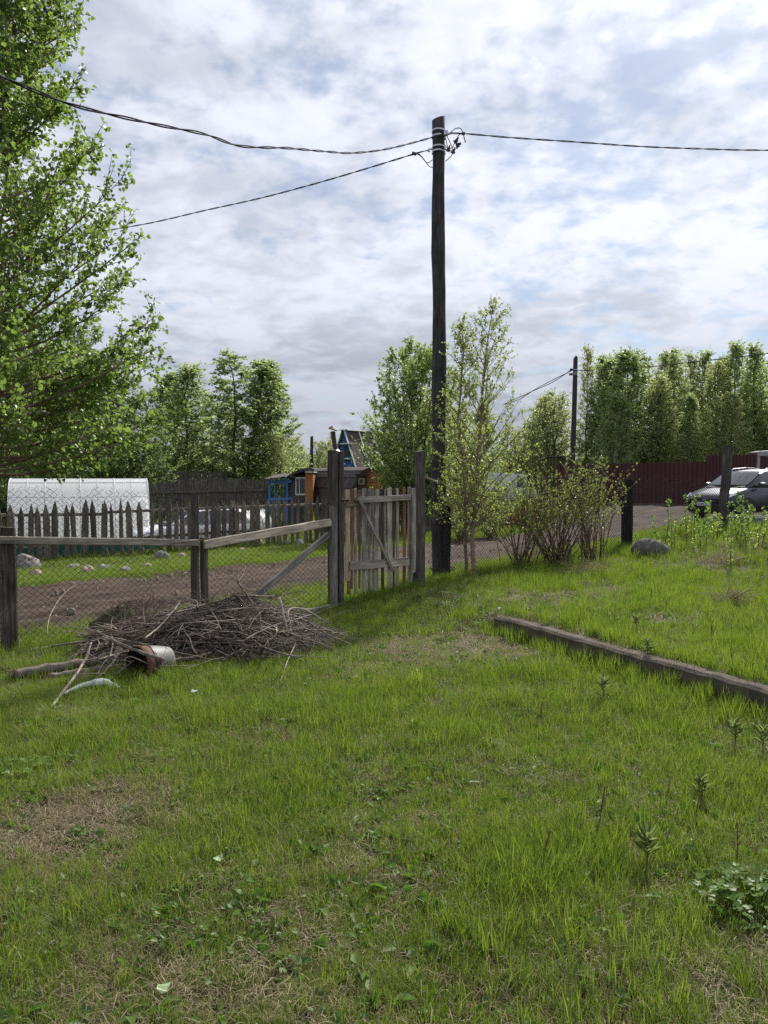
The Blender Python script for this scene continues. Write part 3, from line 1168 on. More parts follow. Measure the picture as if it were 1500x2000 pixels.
# ================================================================== UTILITY POLE AND CABLES
pole = empty('utility_pole', (POLE[0], POLE[1], gz(*POLE)), 'tall dark wooden utility pole with cable clamps beside the gate', 'utility pole')


def pole_mesh(base, top, r0, r1, seed, sides=16, n=26, spike=0.0):
    g = np.random.default_rng(seed)
    V = []
    ang = np.arange(sides) * 2 * np.pi / sides
    wob = np.cumsum(g.normal(0, 0.004, (n + 1, 2)), 0)
    for i in range(n + 1):
        f = i / n
        c_ = np.array(base) + (np.array(top) - np.array(base)) * f
        r = (r0 + (r1 - r0) * f) * (1 + 0.05 * math.sin(f * 23 + seed) + g.normal(0, 0.012))
        rr = r * (1 + g.normal(0, 0.02, sides))
        zz = np.full(sides, c_[2])
        if i == n:
            zz = zz + 0.03 * np.cos(ang - 0.3)
            if spike:
                zz[0] += spike
        V.append(np.stack([c_[0] + wob[i, 0] + rr * np.cos(ang), c_[1] + wob[i, 1] + rr * np.sin(ang), zz], 1))
    return V


b_ = MB()
ptop = at(857, 232, 12.0)
V = pole_mesh((POLE[0], POLE[1], -0.4), ptop, 0.118, 0.095, 3, spike=0.05)
b_.loft([[tuple(p) for p in r] for r in V])
b_.obj('pole_shaft', 'wood_pole', pole, None, True)
# stub tied to the foot
sx = at(872.5, 1000, 11.93)
board('support_stub', (sx[0], sx[1], -0.4), (sx[0] + 0.005, sx[1], at(872, 988, 11.93)[2]), 0.11, 0.15, 'wood_black', pole, (0, -1, 0), wob=0.005)
for zpx in (1024, 1112):
    zz = at(860, zpx, 11.9)[2]
    b_ = MB()
    for dz in (-0.012, 0.0, 0.012):
        pts = [(POLE[0] + 0.06 + 0.20 * math.cos(a_), POLE[1] + 0.145 * math.sin(a_), zz + dz + 0.01 * math.sin(2 * a_)) for a_ in np.linspace(0, 2 * math.pi, 25)]
        b_.tube(pts, 0.005, 4)
    b_.obj('binding_wire', 'iron', pole)
# steel bands
for zpx in (252, 263, 284, 293):
    zz = at(857, zpx, 11.9)[2]
    b_ = MB()
    cx, cy = ptop[0], POLE[1]
    ri = [[(cx + r * math.cos(a_), cy + r * math.sin(a_), zz + dz + 0.012 * math.cos(a_ * 1 + 2)) for a_ in np.linspace(0, 2 * math.pi, 24, endpoint=False)]
          for r, dz in ((0.101, -0.011), (0.107, -0.011), (0.107, 0.011), (0.101, 0.011))]
    b_.loft(ri, False)
    b_.obj('steel_band', 'band_metal', pole)
# hooks and anchor clamps
b_ = MB()
b_.tube([at(868, 261, 11.9), at(875, 262, 11.88), at(882, 259, 11.88)], 0.018, 6)
b_.box(at(871, 260, 11.9), (0.06, 0.05, 0.07))
b_.obj('hook', 'band_metal', pole)
b_ = MB()
b_.tube([at(845, 292, 11.9), at(838, 291, 11.88), at(834, 294, 11.88), at(840, 296, 11.88)], 0.013, 6)
b_.obj('hook', 'band_metal', pole)
for px, py, rr in ((890.5, 276, 40), (894, 284, 80), (875.5, 292, 20), (885.5, 296, 10)):
    b_ = MB()
    c_ = Vector(at(px, py, 11.85))
    mr = Matrix.Rotation(R(rr), 3, 'Y')
    b_.box(c_, (0.045, 0.04, 0.055), mr)
    b_.box(c_ + Vector((0.01, 0, 0.02)), (0.02, 0.05, 0.08), mr)
    b_.box(c_ + Vector((-0.01, 0, -0.012)), (0.075, 0.018, 0.014), mr)
    b_.obj('connector_clamp', 'insulator', pole)


def curve_pts(keys, n=30):
    """smooth curve through key points"""
    K = [Vector(k) for k in keys]
    out = []
    m_ = len(K) - 1
    for i in range(n + 1):
        f = i / n * m_
        k = min(int(f), m_ - 1)
        u = f - k
        p0 = K[max(k - 1, 0)]
        p1, p2 = K[k], K[k + 1]
        p3 = K[min(k + 2, m_)]
        out.append(0.5 * ((2 * p1) + (-p0 + p2) * u + (2 * p0 - 5 * p1 + 4 * p2 - p3) * u * u + (-p0 + 3 * p1 - 3 * p2 + p3) * u ** 3))
    return out


for keys in ([(880, 259), (888, 252), (897, 250), (903, 256), (907, 270), (909, 279)],
             [(905, 261), (907, 272), (910, 277)], [(902, 261), (896, 264), (892, 272)], [(869, 262), (872, 278), (875, 289)],
             [(871, 262), (880, 280), (885, 293)], [(888, 279), (883, 288), (876, 291)], [(893, 287), (889, 292), (884, 294)],
             [(885, 297), (880, 306), (870, 315)], [(869, 283), (874, 290), (883, 295)],
             [(811, 300), (820, 302), (830, 314), (838, 325), (846, 327)], [(811, 300), (822, 305), (834, 318), (845, 312)]):
    b_ = MB()
    b_.tube(curve_pts([at(px, py, 11.86) for px, py in keys], 12), 0.0065, 5)
    b_.obj('jumper_wire', 'cable', pole, None, True)


def cable(keys, label, r=0.0065, twist=0.55, n=90, sep=0.0065, strands=2, attach_r=None):
    c_ = curve_pts(keys, n)
    b_ = MB()
    L = 0
    acc = [0]
    for i in range(1, len(c_)):
        L += (c_[i] - c_[i - 1]).length
        acc.append(L)
    for k in range(strands):
        pts = []
        for i, p in enumerate(c_):
            a_ = acc[i] / twist * 2 * math.pi + k * 2 * math.pi / strands
            d = (c_[min(i + 1, len(c_) - 1)] - c_[max(i - 1, 0)]).normalized()
            u = d.cross(Vector((0, 0, 1))).normalized()
            w = u.cross(d)
            pts.append(p + (u * math.cos(a_) + w * math.sin(a_)) * sep)
        b_.tube(pts, r, 5)
    o = b_.obj('power_cable', 'cable', None, None, True)
    return tag(o, label, 'cable')


# overhead to the house behind the camera, to a plot beyond the big birch, and along the street
cable([at(868, 259, 11.9), at(845, 268, 11.75), at(760, 290, 10.6), at(690, 298.5, 9.75), at(640, 296, 9.1), at(560, 289, 8.15), at(470, 285, 7.4),
       at(400, 262, 6.85), at(300, 242, 6.3), at(160, 210, 5.7), at(80, 182, 5.4), at(0, 148, 5.15), at(-120, 95, 4.8), at(-400, -40, 4.2)],
      'thick twisted cable sagging from the pole across the birch crown', r=0.0065, sep=0.0080, twist=0.8, n=240)
cable([at(835, 294, 11.88), at(811, 300, 12.0), at(700, 334, 12.7), at(600, 363, 13.4), at(500, 389, 14.1), at(400, 411, 14.8), at(275, 439, 15.7),
       at(120, 462, 16.8), at(-80, 480, 18.2)], 'thinner twisted cable dropping from the pole to behind the birch', r=0.0068, sep=0.0075, twist=0.7, n=200)
cable([at(870, 261, 11.9), at(905, 261, 11.9), at(1000, 269, 11.95), at(1120, 277, 12.05), at(1250, 286, 12.2), at(1380, 291, 12.4), at(1500, 293.5, 12.6), at(1800, 293, 13.0)],
      'twisted cable running along the street past the raised bed', r=0.0068, sep=0.0075, twist=0.7, n=200)
b_ = MB()
b_.box(at(809, 300, 12.0), (0.07, 0.04, 0.035), Matrix.Rotation(R(15), 3, 'Y'))
b_.obj('anchor_clamp', 'insulator', pole)
b_ = MB()
b_.box(at(905, 261, 11.88), (0.05, 0.04, 0.03))
b_.obj('anchor_clamp', 'insulator', pole)

# far poles
FP = at(1120, 900, 38.0)
fpo = empty('utility_pole', (FP[0], FP[1], gz(FP[0], FP[1])), 'leaning far utility pole by the maroon metal fence', 'utility pole')
b_ = MB()
ft = at(1125, 699, 38.0)
b_.loft([[tuple(q) for q in r_] for r_ in pole_mesh((FP[0] - 0.05, FP[1], gz(FP[0], FP[1]) - 0.4), ft, 0.15, 0.11, 8, 10, 8, 0.0)])
top_r = [(ft[0] + 0.11 * math.cos(a_), ft[1] + 0.11 * math.sin(a_), ft[2]) for a_ in np.linspace(0, 2 * math.pi, 8, endpoint=False)]
b_.loft([top_r, [(ft[0] + 0.01 * math.cos(a_), ft[1] + 0.01 * math.sin(a_), ft[2] + 0.12) for a_ in np.linspace(0, 2 * math.pi, 8, endpoint=False)]])
b_.obj('pole_shaft', 'pole_far', fpo)
b_ = MB()
for py in (722, 727, 731):
    c_ = at(1124, py, 37.9)
    b_.loft([[(c_[0] + r_ * math.cos(a_), ft[1] + r_ * math.sin(a_), c_[2] + dz) for a_ in np.linspace(0, 2 * math.pi, 12, endpoint=False)] for r_, dz in ((0.12, -0.02), (0.13, 0), (0.12, 0.02))], False)
b_.obj('steel_band', 'band_metal', fpo)
for px, py in ((1116, 722), (1115, 731)):
    b_ = MB()
    b_.box(at(px, py, 37.9), (0.16, 0.08, 0.10))
    b_.obj('anchor_clamp', 'insulator', fpo)
cable([at(1117, 723, 38), at(1080, 744, 39.5), at(1040, 764, 41), at(1018, 776, 42), at(985, 790, 43.5)], 'pair of thin cables dropping from the far pole behind the saplings', r=0.02, sep=0.05, twist=6, n=40)
cable([at(1125, 724, 38), at(1250, 718, 37), at(1400, 702, 36), at(1500, 690, 35.3), at(1700, 664, 34)], 'thin cable from the far pole over the maroon fence', r=0.014, sep=0.012, twist=2, n=40)
q_ = at(607, 930, 60)
b_ = MB()
b_.loft([[tuple(q) for q in r_] for r_ in pole_mesh((q_[0], q_[1], -1.0), at(609, 852, 60), 0.17, 0.12, 12, 8, 6)])
tag(b_.obj('wooden_pole', 'pole_far'), 'bare grey pole standing among the low trees left of the blue house'.replace(' left of', ' near'), 'utility pole')

# ================================================================== PICKET FENCE ACROSS THE ROAD
PA = G(60, 1096)[:2]
PB = G(640, 1056)[:2]
PDIR = (PB - PA) / np.linalg.norm(PB - PA)
PN = np.array([PDIR[1], -PDIR[0]])


def pick_px(px):
    """distance along the picket fence for a pixel column"""
    r_ = (px - 750) / FPX
    cy = math.cos(PITCH)
    # x / (depth) with depth ~ y*cos + (CAMZ - z)*sin
    k = r_ / (cy)
    # solve PA.x + u*dx = k*(PA.y + u*dy)
    return (k * PA[1] - PA[0]) / (PDIR[0] - k * PDIR[1])


pk = empty('picket_fence', (PA[0], PA[1], gz(*PA)), 'long fence of pointed dark wooden pickets across the dirt road', 'fence')
PICK = []
for k in range(7):
    g = random.Random(40 + k)
    b_ = MB()
    H = 1.0
    rings = []
    w = 0.074
    sides = 8
    hs = [0, 0.25, 0.5, 0.72, 0.86 - 0.02 * (k % 3), 1.0]
    bend = g.uniform(-0.012, 0.012)
    for i, h in enumerate(hs):
        r_ = w * (1.0 - 0.12 * h + g.uniform(-0.06, 0.06))
        if i == len(hs) - 1:
            r_ = 0.007
        dx = bend * math.sin(h * 3)
        rings.append([(dx + r_ * math.cos(a_), 0.55 * r_ * math.sin(a_), h * H) for a_ in np.linspace(0, 2 * math.pi, sides, endpoint=False)])
    b_.loft(rings)
    me = b_.mesh('picket')
    me.materials.append(M('wood_picket'))
    PICK.append(me)
g = random.Random(77)
ulist = []
u = pick_px(-60)
uend = pick_px(965)
cols = [20, 39, 57, 77, 93, 106, 128, 145, 164, 184, 203, 220, 237, 253, 275, 295, 314, 330, 343, 357, 371, 385, 402, 415, 427, 437,
        449, 461, 477, 491, 503, 523, 533, 545, 557, 571, 581, 597, 606, 618, 628, 637, 650, 660]
ulist = [pick_px(c_) for c_ in cols]
u = ulist[0]
for k in range(6):
    u -= 0.21 + g.uniform(-0.03, 0.03)
    ulist.append(u)
u = ulist[43]
while u < uend:
    u += 0.155 + g.uniform(-0.03, 0.04)
    ulist.append(u)
ang = math.atan2(PDIR[1], PDIR[0])
for i, u in enumerate(ulist):
    x, y = PA + PDIR * u
    o = bpy.data.objects.new('picket', PICK[i % 7])
    z0 = gz(x, y) - 0.08
    h = 1.42 + 0.06 * math.sin(u * 0.9) + g.uniform(-0.07, 0.05)
    if u > pick_px(640):
        h = 1.5 + g.uniform(-0.06, 0.06)
    sx = g.uniform(0.75, 1.25)
    w_ = Matrix.Translation((x, y, z0)) @ Matrix.Rotation(ang, 4, 'Z') @ Matrix.Rotation(R(g.uniform(-2.2, 2.2)), 4, 'Y') @ Matrix.Diagonal((sx, 1, h, 1))
    link(o, pk, w_)
umax = max(ulist)
umin = min(ulist)
uu = np.linspace(umin - 0.1, umax + 0.1, 6)
for lev in (0.42, 1.08):
    for i in range(5):
        a = PA + PDIR * uu[i] - PN * 0.06
        c = PA + PDIR * uu[i + 1] - PN * 0.06
        board('rail', (*a, gz(*a) + lev + g.uniform(-0.04, 0.04)), (*c, gz(*c) + lev + g.uniform(-0.04, 0.04)), 0.075, 0.05, 'wood_grey' if lev > 1 else 'wood_picket', pk, (PN[0], PN[1], 0))
for i in range(6):
    a = PA + PDIR * uu[i] - PN * 0.14
    board('post', (*a, gz(*a) - 0.3), (*a, gz(*a) + 1.3), 0.1, 0.1, 'wood_picket', pk, (PN[0], PN[1], 0))
# green plastic edging strip behind the pickets
e0, e1 = PA + PDIR * pick_px(-40) - PN * 0.45, PA + PDIR * pick_px(330) - PN * 0.45
b_ = MB()
rings = []
for i in range(30):
    f = i / 29
    q_ = e0 + (e1 - e0) * f
    zz = gz(*q_)
    o_ = 0.03 * math.sin(i * 1.1)
    rings.append([(q_[0] + PN[0] * (o_ + a_), q_[1] + PN[1] * (o_ + a_), zz + h) for a_, h in ((0.004, -0.05), (0.004, 0.32), (-0.004, 0.32), (-0.004, -0.05))])
b_.loft(rings)
tag(b_.obj('garden_edging', 'green_plastic'), 'wavy green plastic garden edging behind the pickets by the greenhouse', 'edging')

# ------------------------------------------------------------------ stones on the verge
def stone_mesh(seed, flat=0.6):
    g = np.random.default_rng(seed)
    b_ = MB()
    nlat, nlon = 9, 14
    rings = []
    d = g.normal(0, 0.05, (nlat + 1, nlon)) + 0.22 * np.sin(np.arange(nlon) * 2 * np.pi / nlon * 2 + seed)[None] * np.sin(np.linspace(0, 3.1, nlat + 1))[:, None] + 0.12 * np.cos(np.arange(nlon) * 2 * np.pi / nlon * 3 + 2 * seed)[None]
    for i in range(nlat + 1):
        th = math.pi * (0.03 + 0.94 * i / nlat)
        ring = []
        for j in range(nlon):
            ph = 2 * math.pi * j / nlon
            r_ = 0.5 * (1 + d[i, j])
            ring.append((r_ * math.sin(th) * math.cos(ph), r_ * math.sin(th) * math.sin(ph), -r_ * math.cos(th) * flat))
        rings.append(ring)
    b_.loft(rings)
    return b_.mesh('stone', True)


SM = [stone_mesh(k, 0.55 + 0.12 * (k % 3)) for k in range(5)]
SMP = []
for k, me in enumerate(SM):
    me.materials.append(M('stone'))
    c_ = me.copy()
    c_.materials.clear()
    c_.materials.append(M('stone_pink'))
    SMP.append(c_)
for i, (px, py, wpx, pink, lab) in enumerate((
        (54, 1110, 44, 0, 'big slanted grey stone on the verge below the greenhouse'),
        (72, 1128, 26, 1, 'small pinkish stone tucked under the slanted stone'),
        (318, 1093, 26, 0, None), (345, 1104, 13, 0, None), (355, 1090, 18, 1, None), (244, 1120, 28, 0, None), (205, 1116, 24, 0, None),
        (170, 1122, 26, 1, 'reddish flat stone half sunk in the verge grass'), (420, 1074, 30, 1, 'rounded brownish boulder seen beside the twin fence posts'),
        (503, 1066, 26, 0, None), (472, 1078, 14, 1, None), (560, 1064, 16, 0, None), (585, 1066, 22, 0, None), (606, 1069, 12, 1, None), (288, 1112, 18, 1, None), (140, 1112, 22, 0, None))):
    q_ = G(px, py)
    d = np.linalg.norm(q_ - CAMP)
    s_ = wpx / FPX * d
    o = bpy.data.objects.new('stone', (SMP if pink else SM)[i % 5])
    COL.objects.link(o)
    o.location = (q_[0], q_[1], gz(q_[0], q_[1]) + s_ * 0.13)
    o.scale = (s_, s_, s_ * (1.1 if i else 1.25))
    o.rotation_euler = (R(rnd.uniform(-15, 15)), R(rnd.uniform(-15, 15) + (25 if i == 0 else 0)), rnd.uniform(0, 6))
    tag(o, lab or ('pale stone lying in the verge grass before the pickets' if not pink else 'pinkish stone lying in the verge grass before the pickets'), 'stone', 'stones along the road verge')
# boulder by the right black post
q_ = G(1277, 1090)
flat_mat('stone_dark', (0.11, 0.105, 0.092), 0.95, var=0.55, scale=7, bmp=0.7, bscale=16)
bme = SM[2].copy()
bme.materials.clear()
bme.materials.append(M('stone_dark'))
o = bpy.data.objects.new('boulder', bme)
COL.objects.link(o)
o.location = (q_[0], q_[1] + 0.1, gz(q_[0], q_[1]) + 0.08)
o.scale = (0.56, 0.48, 0.50)
tag(o, 'rounded grey boulder sitting beside the black fence post', 'boulder')

# road pebbles
peb = []
PV, PQ = [], []
g = np.random.default_rng(21)
k = 0
base = np.array([[math.cos(a_), math.sin(a_), 0] for a_ in np.linspace(0, 2 * np.pi, 6, endpoint=False)])
for i in range(330):
    t_ = g.uniform(-8, 14)
    s_ = g.uniform(2.4, 5.8)
    x, y = F0 + RD * t_ + RN * s_
    z = float(terrain(x, y, False))
    r_ = g.uniform(0.012, 0.035) if i > 16 else g.uniform(0.04, 0.08)
    a_ = g.uniform(0, 6.28)
    ca, sa = math.cos(a_), math.sin(a_)
    rr = r_ * g.uniform(0.7, 1.3, 6)
    low = np.stack([rr * base[:, 0] * 1.3, rr * base[:, 1], np.full(6, -0.02)], 1)
    hi = low * 0.6
    hi[:, 2] = r_ * 0.4 + 0.03
    P_ = np.concatenate([low, hi])
    P_ = np.stack([P_[:, 0] * ca - P_[:, 1] * sa + x, P_[:, 0] * sa + P_[:, 1] * ca + y, P_[:, 2] + z], 1)
    PV.append(P_)
    q_ = [(j, (j + 1) % 6, 6 + (j + 1) % 6, 6 + j) for j in range(6)] + [(6, 7, 8, 9), (6, 9, 10, 11)]
    PQ.append(np.array(q_) + k)
    k += 12
me = mesh_np('pebbles', np.concatenate(PV), np.concatenate(PQ))
me.materials.append(M('pebble'))
tag(link(bpy.data.objects.new('pebbles', me)), 'scattered pale pebbles and small stones in the dirt road', 'pebbles', None, 'stuff')

# ================================================================== GREENHOUSE, CARS, BUILDINGS
def build_greenhouse():
    A = at(14, 1000, 22.0)[:2]
    B = at(292, 1000, 23.4)[:2]
    L = np.linalg.norm(B - A)
    d = (B - A) / L
    n = np.array([d[1], -d[0]])        # towards the road
    zb = gz(*A) - 0.05
    top = 1.615 - zb
    hw = 1.35
    root = empty('greenhouse', (A[0], A[1], zb), 'arched milky polycarbonate greenhouse behind the picket fence', 'greenhouse')
    mid = -n * hw

    def P(u, a_, r=1.0):
        # a_ 0 = front foot .. pi = back foot ; super-ellipse arch
        c, s = math.cos(a_), math.sin(a_)
        w = math.copysign(abs(c) ** 0.75, c)
        h = abs(s) ** 0.85
        q = A + d * u + mid + n * hw * w * r
        return (q[0], q[1], zb + top * h * r)

    N = 18
    # each sheet between two ribs is a piece of its own
    nb = 4
    for k in range(nb):
        b_ = MB()
        u0, u1 = L * k / nb + 0.004, L * (k + 1) / nb - 0.004
        rows = [[P(u, math.pi * i / N) for i in range(N + 1)] for u in np.linspace(u0, u1, 3)]
        b_.add([p_ for r_ in rows for p_ in r_], [(r_ * (N + 1) + i, r_ * (N + 1) + i + 1, (r_ + 1) * (N + 1) + i + 1, (r_ + 1) * (N + 1) + i) for r_ in range(2) for i in range(N)])
        b_.obj('polycarbonate_sheet', 'polycarbonate', root, None, True)
    for k in range(9):
        b_ = MB()
        u = L * k / 8
        b_.tube([P(u, math.pi * i / N, 1.006) for i in range(N + 1)], 0.008 if k % 2 else 0.016, 5)
        b_.obj('rib', 'white_trim', root)
    for a_ in (0.30, 0.75, 1.2, math.pi / 2, 2.2):
        b_ = MB()
        b_.tube([P(0, a_, 1.004), P(L, a_, 1.004)], 0.009, 5)
        b_.obj('purlin', 'white_trim', root)
    for u, s_ in ((0.012, 1), (L - 0.012, 1)):
        b_ = MB()
        rim = [P(u, math.pi * i / N, 0.98) for i in range(N + 1)]
        rim2 = [(p_[0] + d[0] * 0.01, p_[1] + d[1] * 0.01, p_[2]) for p_ in rim]
        b_.loft([rim, rim2])
        b_.obj('end_wall', 'polycarbonate', root)


build_greenhouse()


def build_car(name, loc, heading, label, paint, scale=1.0, rails=True):
    root = empty(name, loc, label, 'car')
    W = Matrix.Translation(Vector(loc)) @ Matrix.Rotation(heading, 4, 'Z') @ Matrix.Scale(scale, 4)
    # lower body, front towards +X
    stn = [(2.17, 0.50, 0.40, 0.60), (2.13, 0.68, 0.28, 0.72), (2.02, 0.80, 0.22, 0.80), (1.80, 0.88, 0.20, 0.87), (1.40, 0.91, 0.20, 0.965),
           (1.05, 0.915, 0.20, 1.035), (0.6, 0.92, 0.20, 1.06), (-0.4, 0.92, 0.20, 1.075), (-1.3, 0.92, 0.20, 1.09), (-1.85, 0.88, 0.24, 1.08),
           (-2.08, 0.82, 0.30, 1.02), (-2.16, 0.70, 0.40, 0.92)]
    b_ = MB()
    rings = []
    for x, hw, zb, zt in stn:
        half = [(hw * 0.80, zb), (hw * 0.97, zb + 0.10), (hw, zb + 0.28), (hw, zb + (zt - zb) * 0.62), (hw * 0.955, zt - 0.06), (hw * 0.86, zt), (hw * 0.4, zt + 0.025)]
        ring = [(x, y, z) for y, z in half] + [(x, -y, z) for y, z in reversed(half)]
        rings.append(ring)
    b_.loft(rings)
    body = b_.obj('body', paint, root, W, True)
    body.data.polygons.foreach_set('use_smooth', np.ones(len(body.data.polygons), bool))
    # cabin
    cab = [(1.18, 0.80, 0.74, 1.00, 1.03), (0.75, 0.82, 0.72, 1.03, 1.26), (0.32, 0.84, 0.67, 1.05, 1.475), (0.05, 0.85, 0.64, 1.05, 1.56),
           (-0.5, 0.85, 0.63, 1.06, 1.615), (-1.1, 0.85, 0.62, 1.07, 1.61), (-1.6, 0.83, 0.60, 1.07, 1.56), (-1.95, 0.80, 0.62, 1.05, 1.32), (-2.08, 0.78, 0.70, 1.0, 1.05)]
    b_ = MB()
    rings = []
    for x, hb, ht, zb, zt in cab:
        half = [(hb, zb), ((hb + ht) / 2 + 0.02, (zb + zt) / 2), (ht + 0.015, zt - 0.045), (ht - 0.06, zt - 0.005), (ht * 0.5, zt + 0.015)]
        rings.append([(x, y, z) for y, z in half] + [(x, -y, z) for y, z in reversed(half)])
    b_.loft(rings)
    b_.obj('cabin', paint, root, W, True)

    def panel(nm, pts, mat, th=0.012):
        pts = [Vector(p_) for p_ in pts]
        nrm = (pts[1] - pts[0]).cross(pts[2] - pts[0]).normalized() * th
        bb = MB()
        k = len(pts)
        bb.add(pts + [p_ + nrm for p_ in pts], [tuple(range(k))[::-1], tuple(range(k, 2 * k))] + [(i, (i + 1) % k, k + (i + 1) % k, k + i) for i in range(k)])
        return bb.obj(nm, mat, root, W)

    # windshield curved over three panels
    bb = MB()
    ws = []
    for x, hw, z in ((1.10, 0.70, 1.10), (0.72, 0.69, 1.30), (0.36, 0.63, 1.497), (0.22, 0.60, 1.545)):
        ws.append([(x + 0.03 - 0.10 * (yy / hw) ** 2 + 0.02, yy, z + 0.022) for yy in np.linspace(-hw, hw, 7)])
    for i in range(3):
        bb.add(ws[i] + ws[i + 1], [(j, j + 1, 8 + j, 7 + j) for j in range(6)])
    bb.obj('windshield', 'car_glass', root, W, True)
    for s_ in (1, -1):
        def sp(x, z, hb=None):
            f = np.interp(x, [-2.08, -1.6, -1.1, 0.05, 0.32, 0.75, 1.18], [0.70, 0.60, 0.62, 0.64, 0.67, 0.72, 0.74])
            zb = 1.06
            zt = np.interp(x, [-2.08, -1.95, -1.6, -1.1, -0.5, 0.05, 0.32, 0.75, 1.18], [1.05, 1.32, 1.56, 1.61, 1.615, 1.56, 1.475, 1.26, 1.03])
            k = (z - zb) / max(zt - zb, 0.05)
            return (x, s_ * (0.855 + (f - 0.835) * k + 0.022), z)
        for pts in ([(0.92, 1.10), (-0.28, 1.12), (-0.28, 1.545), (0.06, 1.50), (0.36, 1.40)],
                    [(-0.36, 1.12), (-1.15, 1.14), (-1.15, 1.545), (-0.36, 1.55)],
                    [(-1.23, 1.15), (-1.72, 1.20), (-1.62, 1.45), (-1.23, 1.535)]):
            q_ = [sp(*p_) for p_ in pts]
            if s_ < 0:
                q_ = q_[::-1]
            q_ = q_[::-1]
            panel('side_window', q_, 'car_glass', 0.008)
        # headlight
        bb = MB()
        hl = [(2.085, 0.50, 0.70), (2.01, 0.78, 0.735), (1.70, 0.885, 0.855), (1.80, 0.80, 0.865), (2.03, 0.55, 0.795)]
        hl = [(x + 0.03, s_ * (y + 0.012), z) for x, y, z in hl]
        cc = Vector((1.93, s_ * 0.73, 0.80))
        inner = [tuple(Vector(p_) * 0.9 + cc * 0.1 - Vector((0.12, 0, 0))) for p_ in hl]
        bb.loft([inner, hl])
        bb.obj('headlight', 'lamp_glass', root, W)
        # mirror
        bb = MB()
        c0 = (0.72, s_ * 0.98, 1.13)
        bb.loft([[(c0[0] + dx, s_ * (0.90 + f * 0.19), 1.13 + dz * (0.6 + 0.4 * math.sin(f * 3))) for dx, dz in ((0.07, -0.06), (0.07, 0.06), (-0.05, 0.08), (-0.05, -0.07))] for f in (0, 0.4, 0.8, 1)])
        bb.obj('mirror', paint, root, W)
        # wheels
        for x in (1.32, -1.30):
            bb = MB()
            N = 20
            prof = [(0.20, -0.10), (0.29, -0.115), (0.325, -0.07), (0.325, 0.07), (0.29, 0.115), (0.20, 0.10)]
            rings = [[(x + r_ * math.cos(a_), s_ * (0.80) + w_, 0.325 + r_ * math.sin(a_)) for a_ in np.linspace(0, 2 * math.pi, N, endpoint=False)] for r_, w_ in prof]
            bb.loft(rings, False)
            wh = bb.obj('wheel', 'tyre', root, W, True)
            bb = MB()
            rings = [[(x + r_ * math.cos(a_), s_ * (0.80 + w_), 0.325 + r_ * math.sin(a_)) for a_ in np.linspace(0, 2 * math.pi, 10, endpoint=False)] for r_, w_ in ((0.205, 0.095), (0.18, 0.11), (0.06, 0.085), (0.01, 0.09))]
            bb.loft(rings)
            bb.obj('rim', 'rim', wh, W)
            # dark arch
            bb = MB()
            rings = [[(x + r_ * math.cos(a_), s_ * y_, 0.34 + r_ * math.sin(a_)) for a_ in np.linspace(-0.25, math.pi + 0.25, 14)] for r_, y_ in ((0.39, 0.924), (0.36, 0.926), (0.33, 0.90))]
            V_ = [p_ for r_ in rings for p_ in r_]
            F_ = [(i * 14 + j, i * 14 + j + 1, (i + 1) * 14 + j + 1, (i + 1) * 14 + j) for i in range(2) for j in range(13)]
            bb.add(V_, F_)
            bb.obj('wheel_arch', 'black_plastic', root, W)
        if rails:
            bb = MB()
            bb.tube([(0.05, s_ * 0.60, 1.57), (-0.05, s_ * 0.595, 1.64), (-0.7, s_ * 0.585, 1.685), (-1.4, s_ * 0.575, 1.66), (-1.52, s_ * 0.57, 1.59)], 0.018, 6)
            bb.obj('roof_rail', 'rim', root, W)
        bb = MB()
        bb.box((-0.05, s_ * 0.935, 0.90), (0.16, 0.03, 0.03))
        bb.obj('door_handle', paint, root, W)
        bb = MB()
        bb.box((-2.06, s_ * 0.76, 0.98), (0.16, 0.14, 0.30))
        bb.obj('tail_light', 'red_glass', root, W)
    panel('grille', [(2.175, -0.45, 0.60), (2.175, 0.45, 0.60), (2.12, 0.42, 0.70), (2.12, -0.42, 0.70)], 'black_plastic', 0.02)
    panel('lower_grille', [(2.17, -0.55, 0.32), (2.17, 0.55, 0.32), (2.19, 0.50, 0.44), (2.19, -0.50, 0.44)], 'black_plastic', 0.02)
    pl = panel('number_plate', [(2.195, -0.26, 0.47), (2.195, 0.26, 0.47), (2.190, 0.26, 0.58), (2.190, -0.26, 0.58)], 'white_paint', 0.012)
    bb = MB()
    for y_, hh in ((-0.19, 0.06), (-0.12, 0.065), (-0.055, 0.065), (0.01, 0.065), (0.075, 0.06), (0.13, 0.06)):
        for dz in (-0.022, 0.022):
            bb.box((2.208, y_, 0.525 + dz), (0.004, 0.035, 0.012))
        bb.box((2.208, y_ - 0.014, 0.525), (0.004, 0.010, hh))
    bb.obj('plate_marks', 'black_plastic', pl, W)
    bb = MB()
    bb.box((2.165, 0, 0.66), (0.02, 0.16, 0.05))
    bb.obj('badge', 'rim', root, W)
    # wiper line / cowl
    panel('cowl', [(1.20, -0.70, 1.035), (1.20, 0.70, 1.035), (1.12, 0.70, 1.085), (1.12, -0.70, 1.085)], 'black_plastic', 0.012)
    return root


cp = at(1424, 1000, 24.8)
head = math.atan2(-0.50, -0.865)
build_car('parked_car', (cp[0] + 0.85, cp[1] + 0.55, gz(cp[0] + 0.9, cp[1] + 0.6) - 0.20), head, 'dark blue people carrier with roof rails parked before the maroon fence', 'car_paint')
cp = at(378, 1000, 22.3)
build_car('parked_car', (cp[0], cp[1], gz(cp[0], cp[1]) - 0.22), R(-150), 'small white car glimpsed through the pickets beside the greenhouse', 'white_paint', 0.80, False)

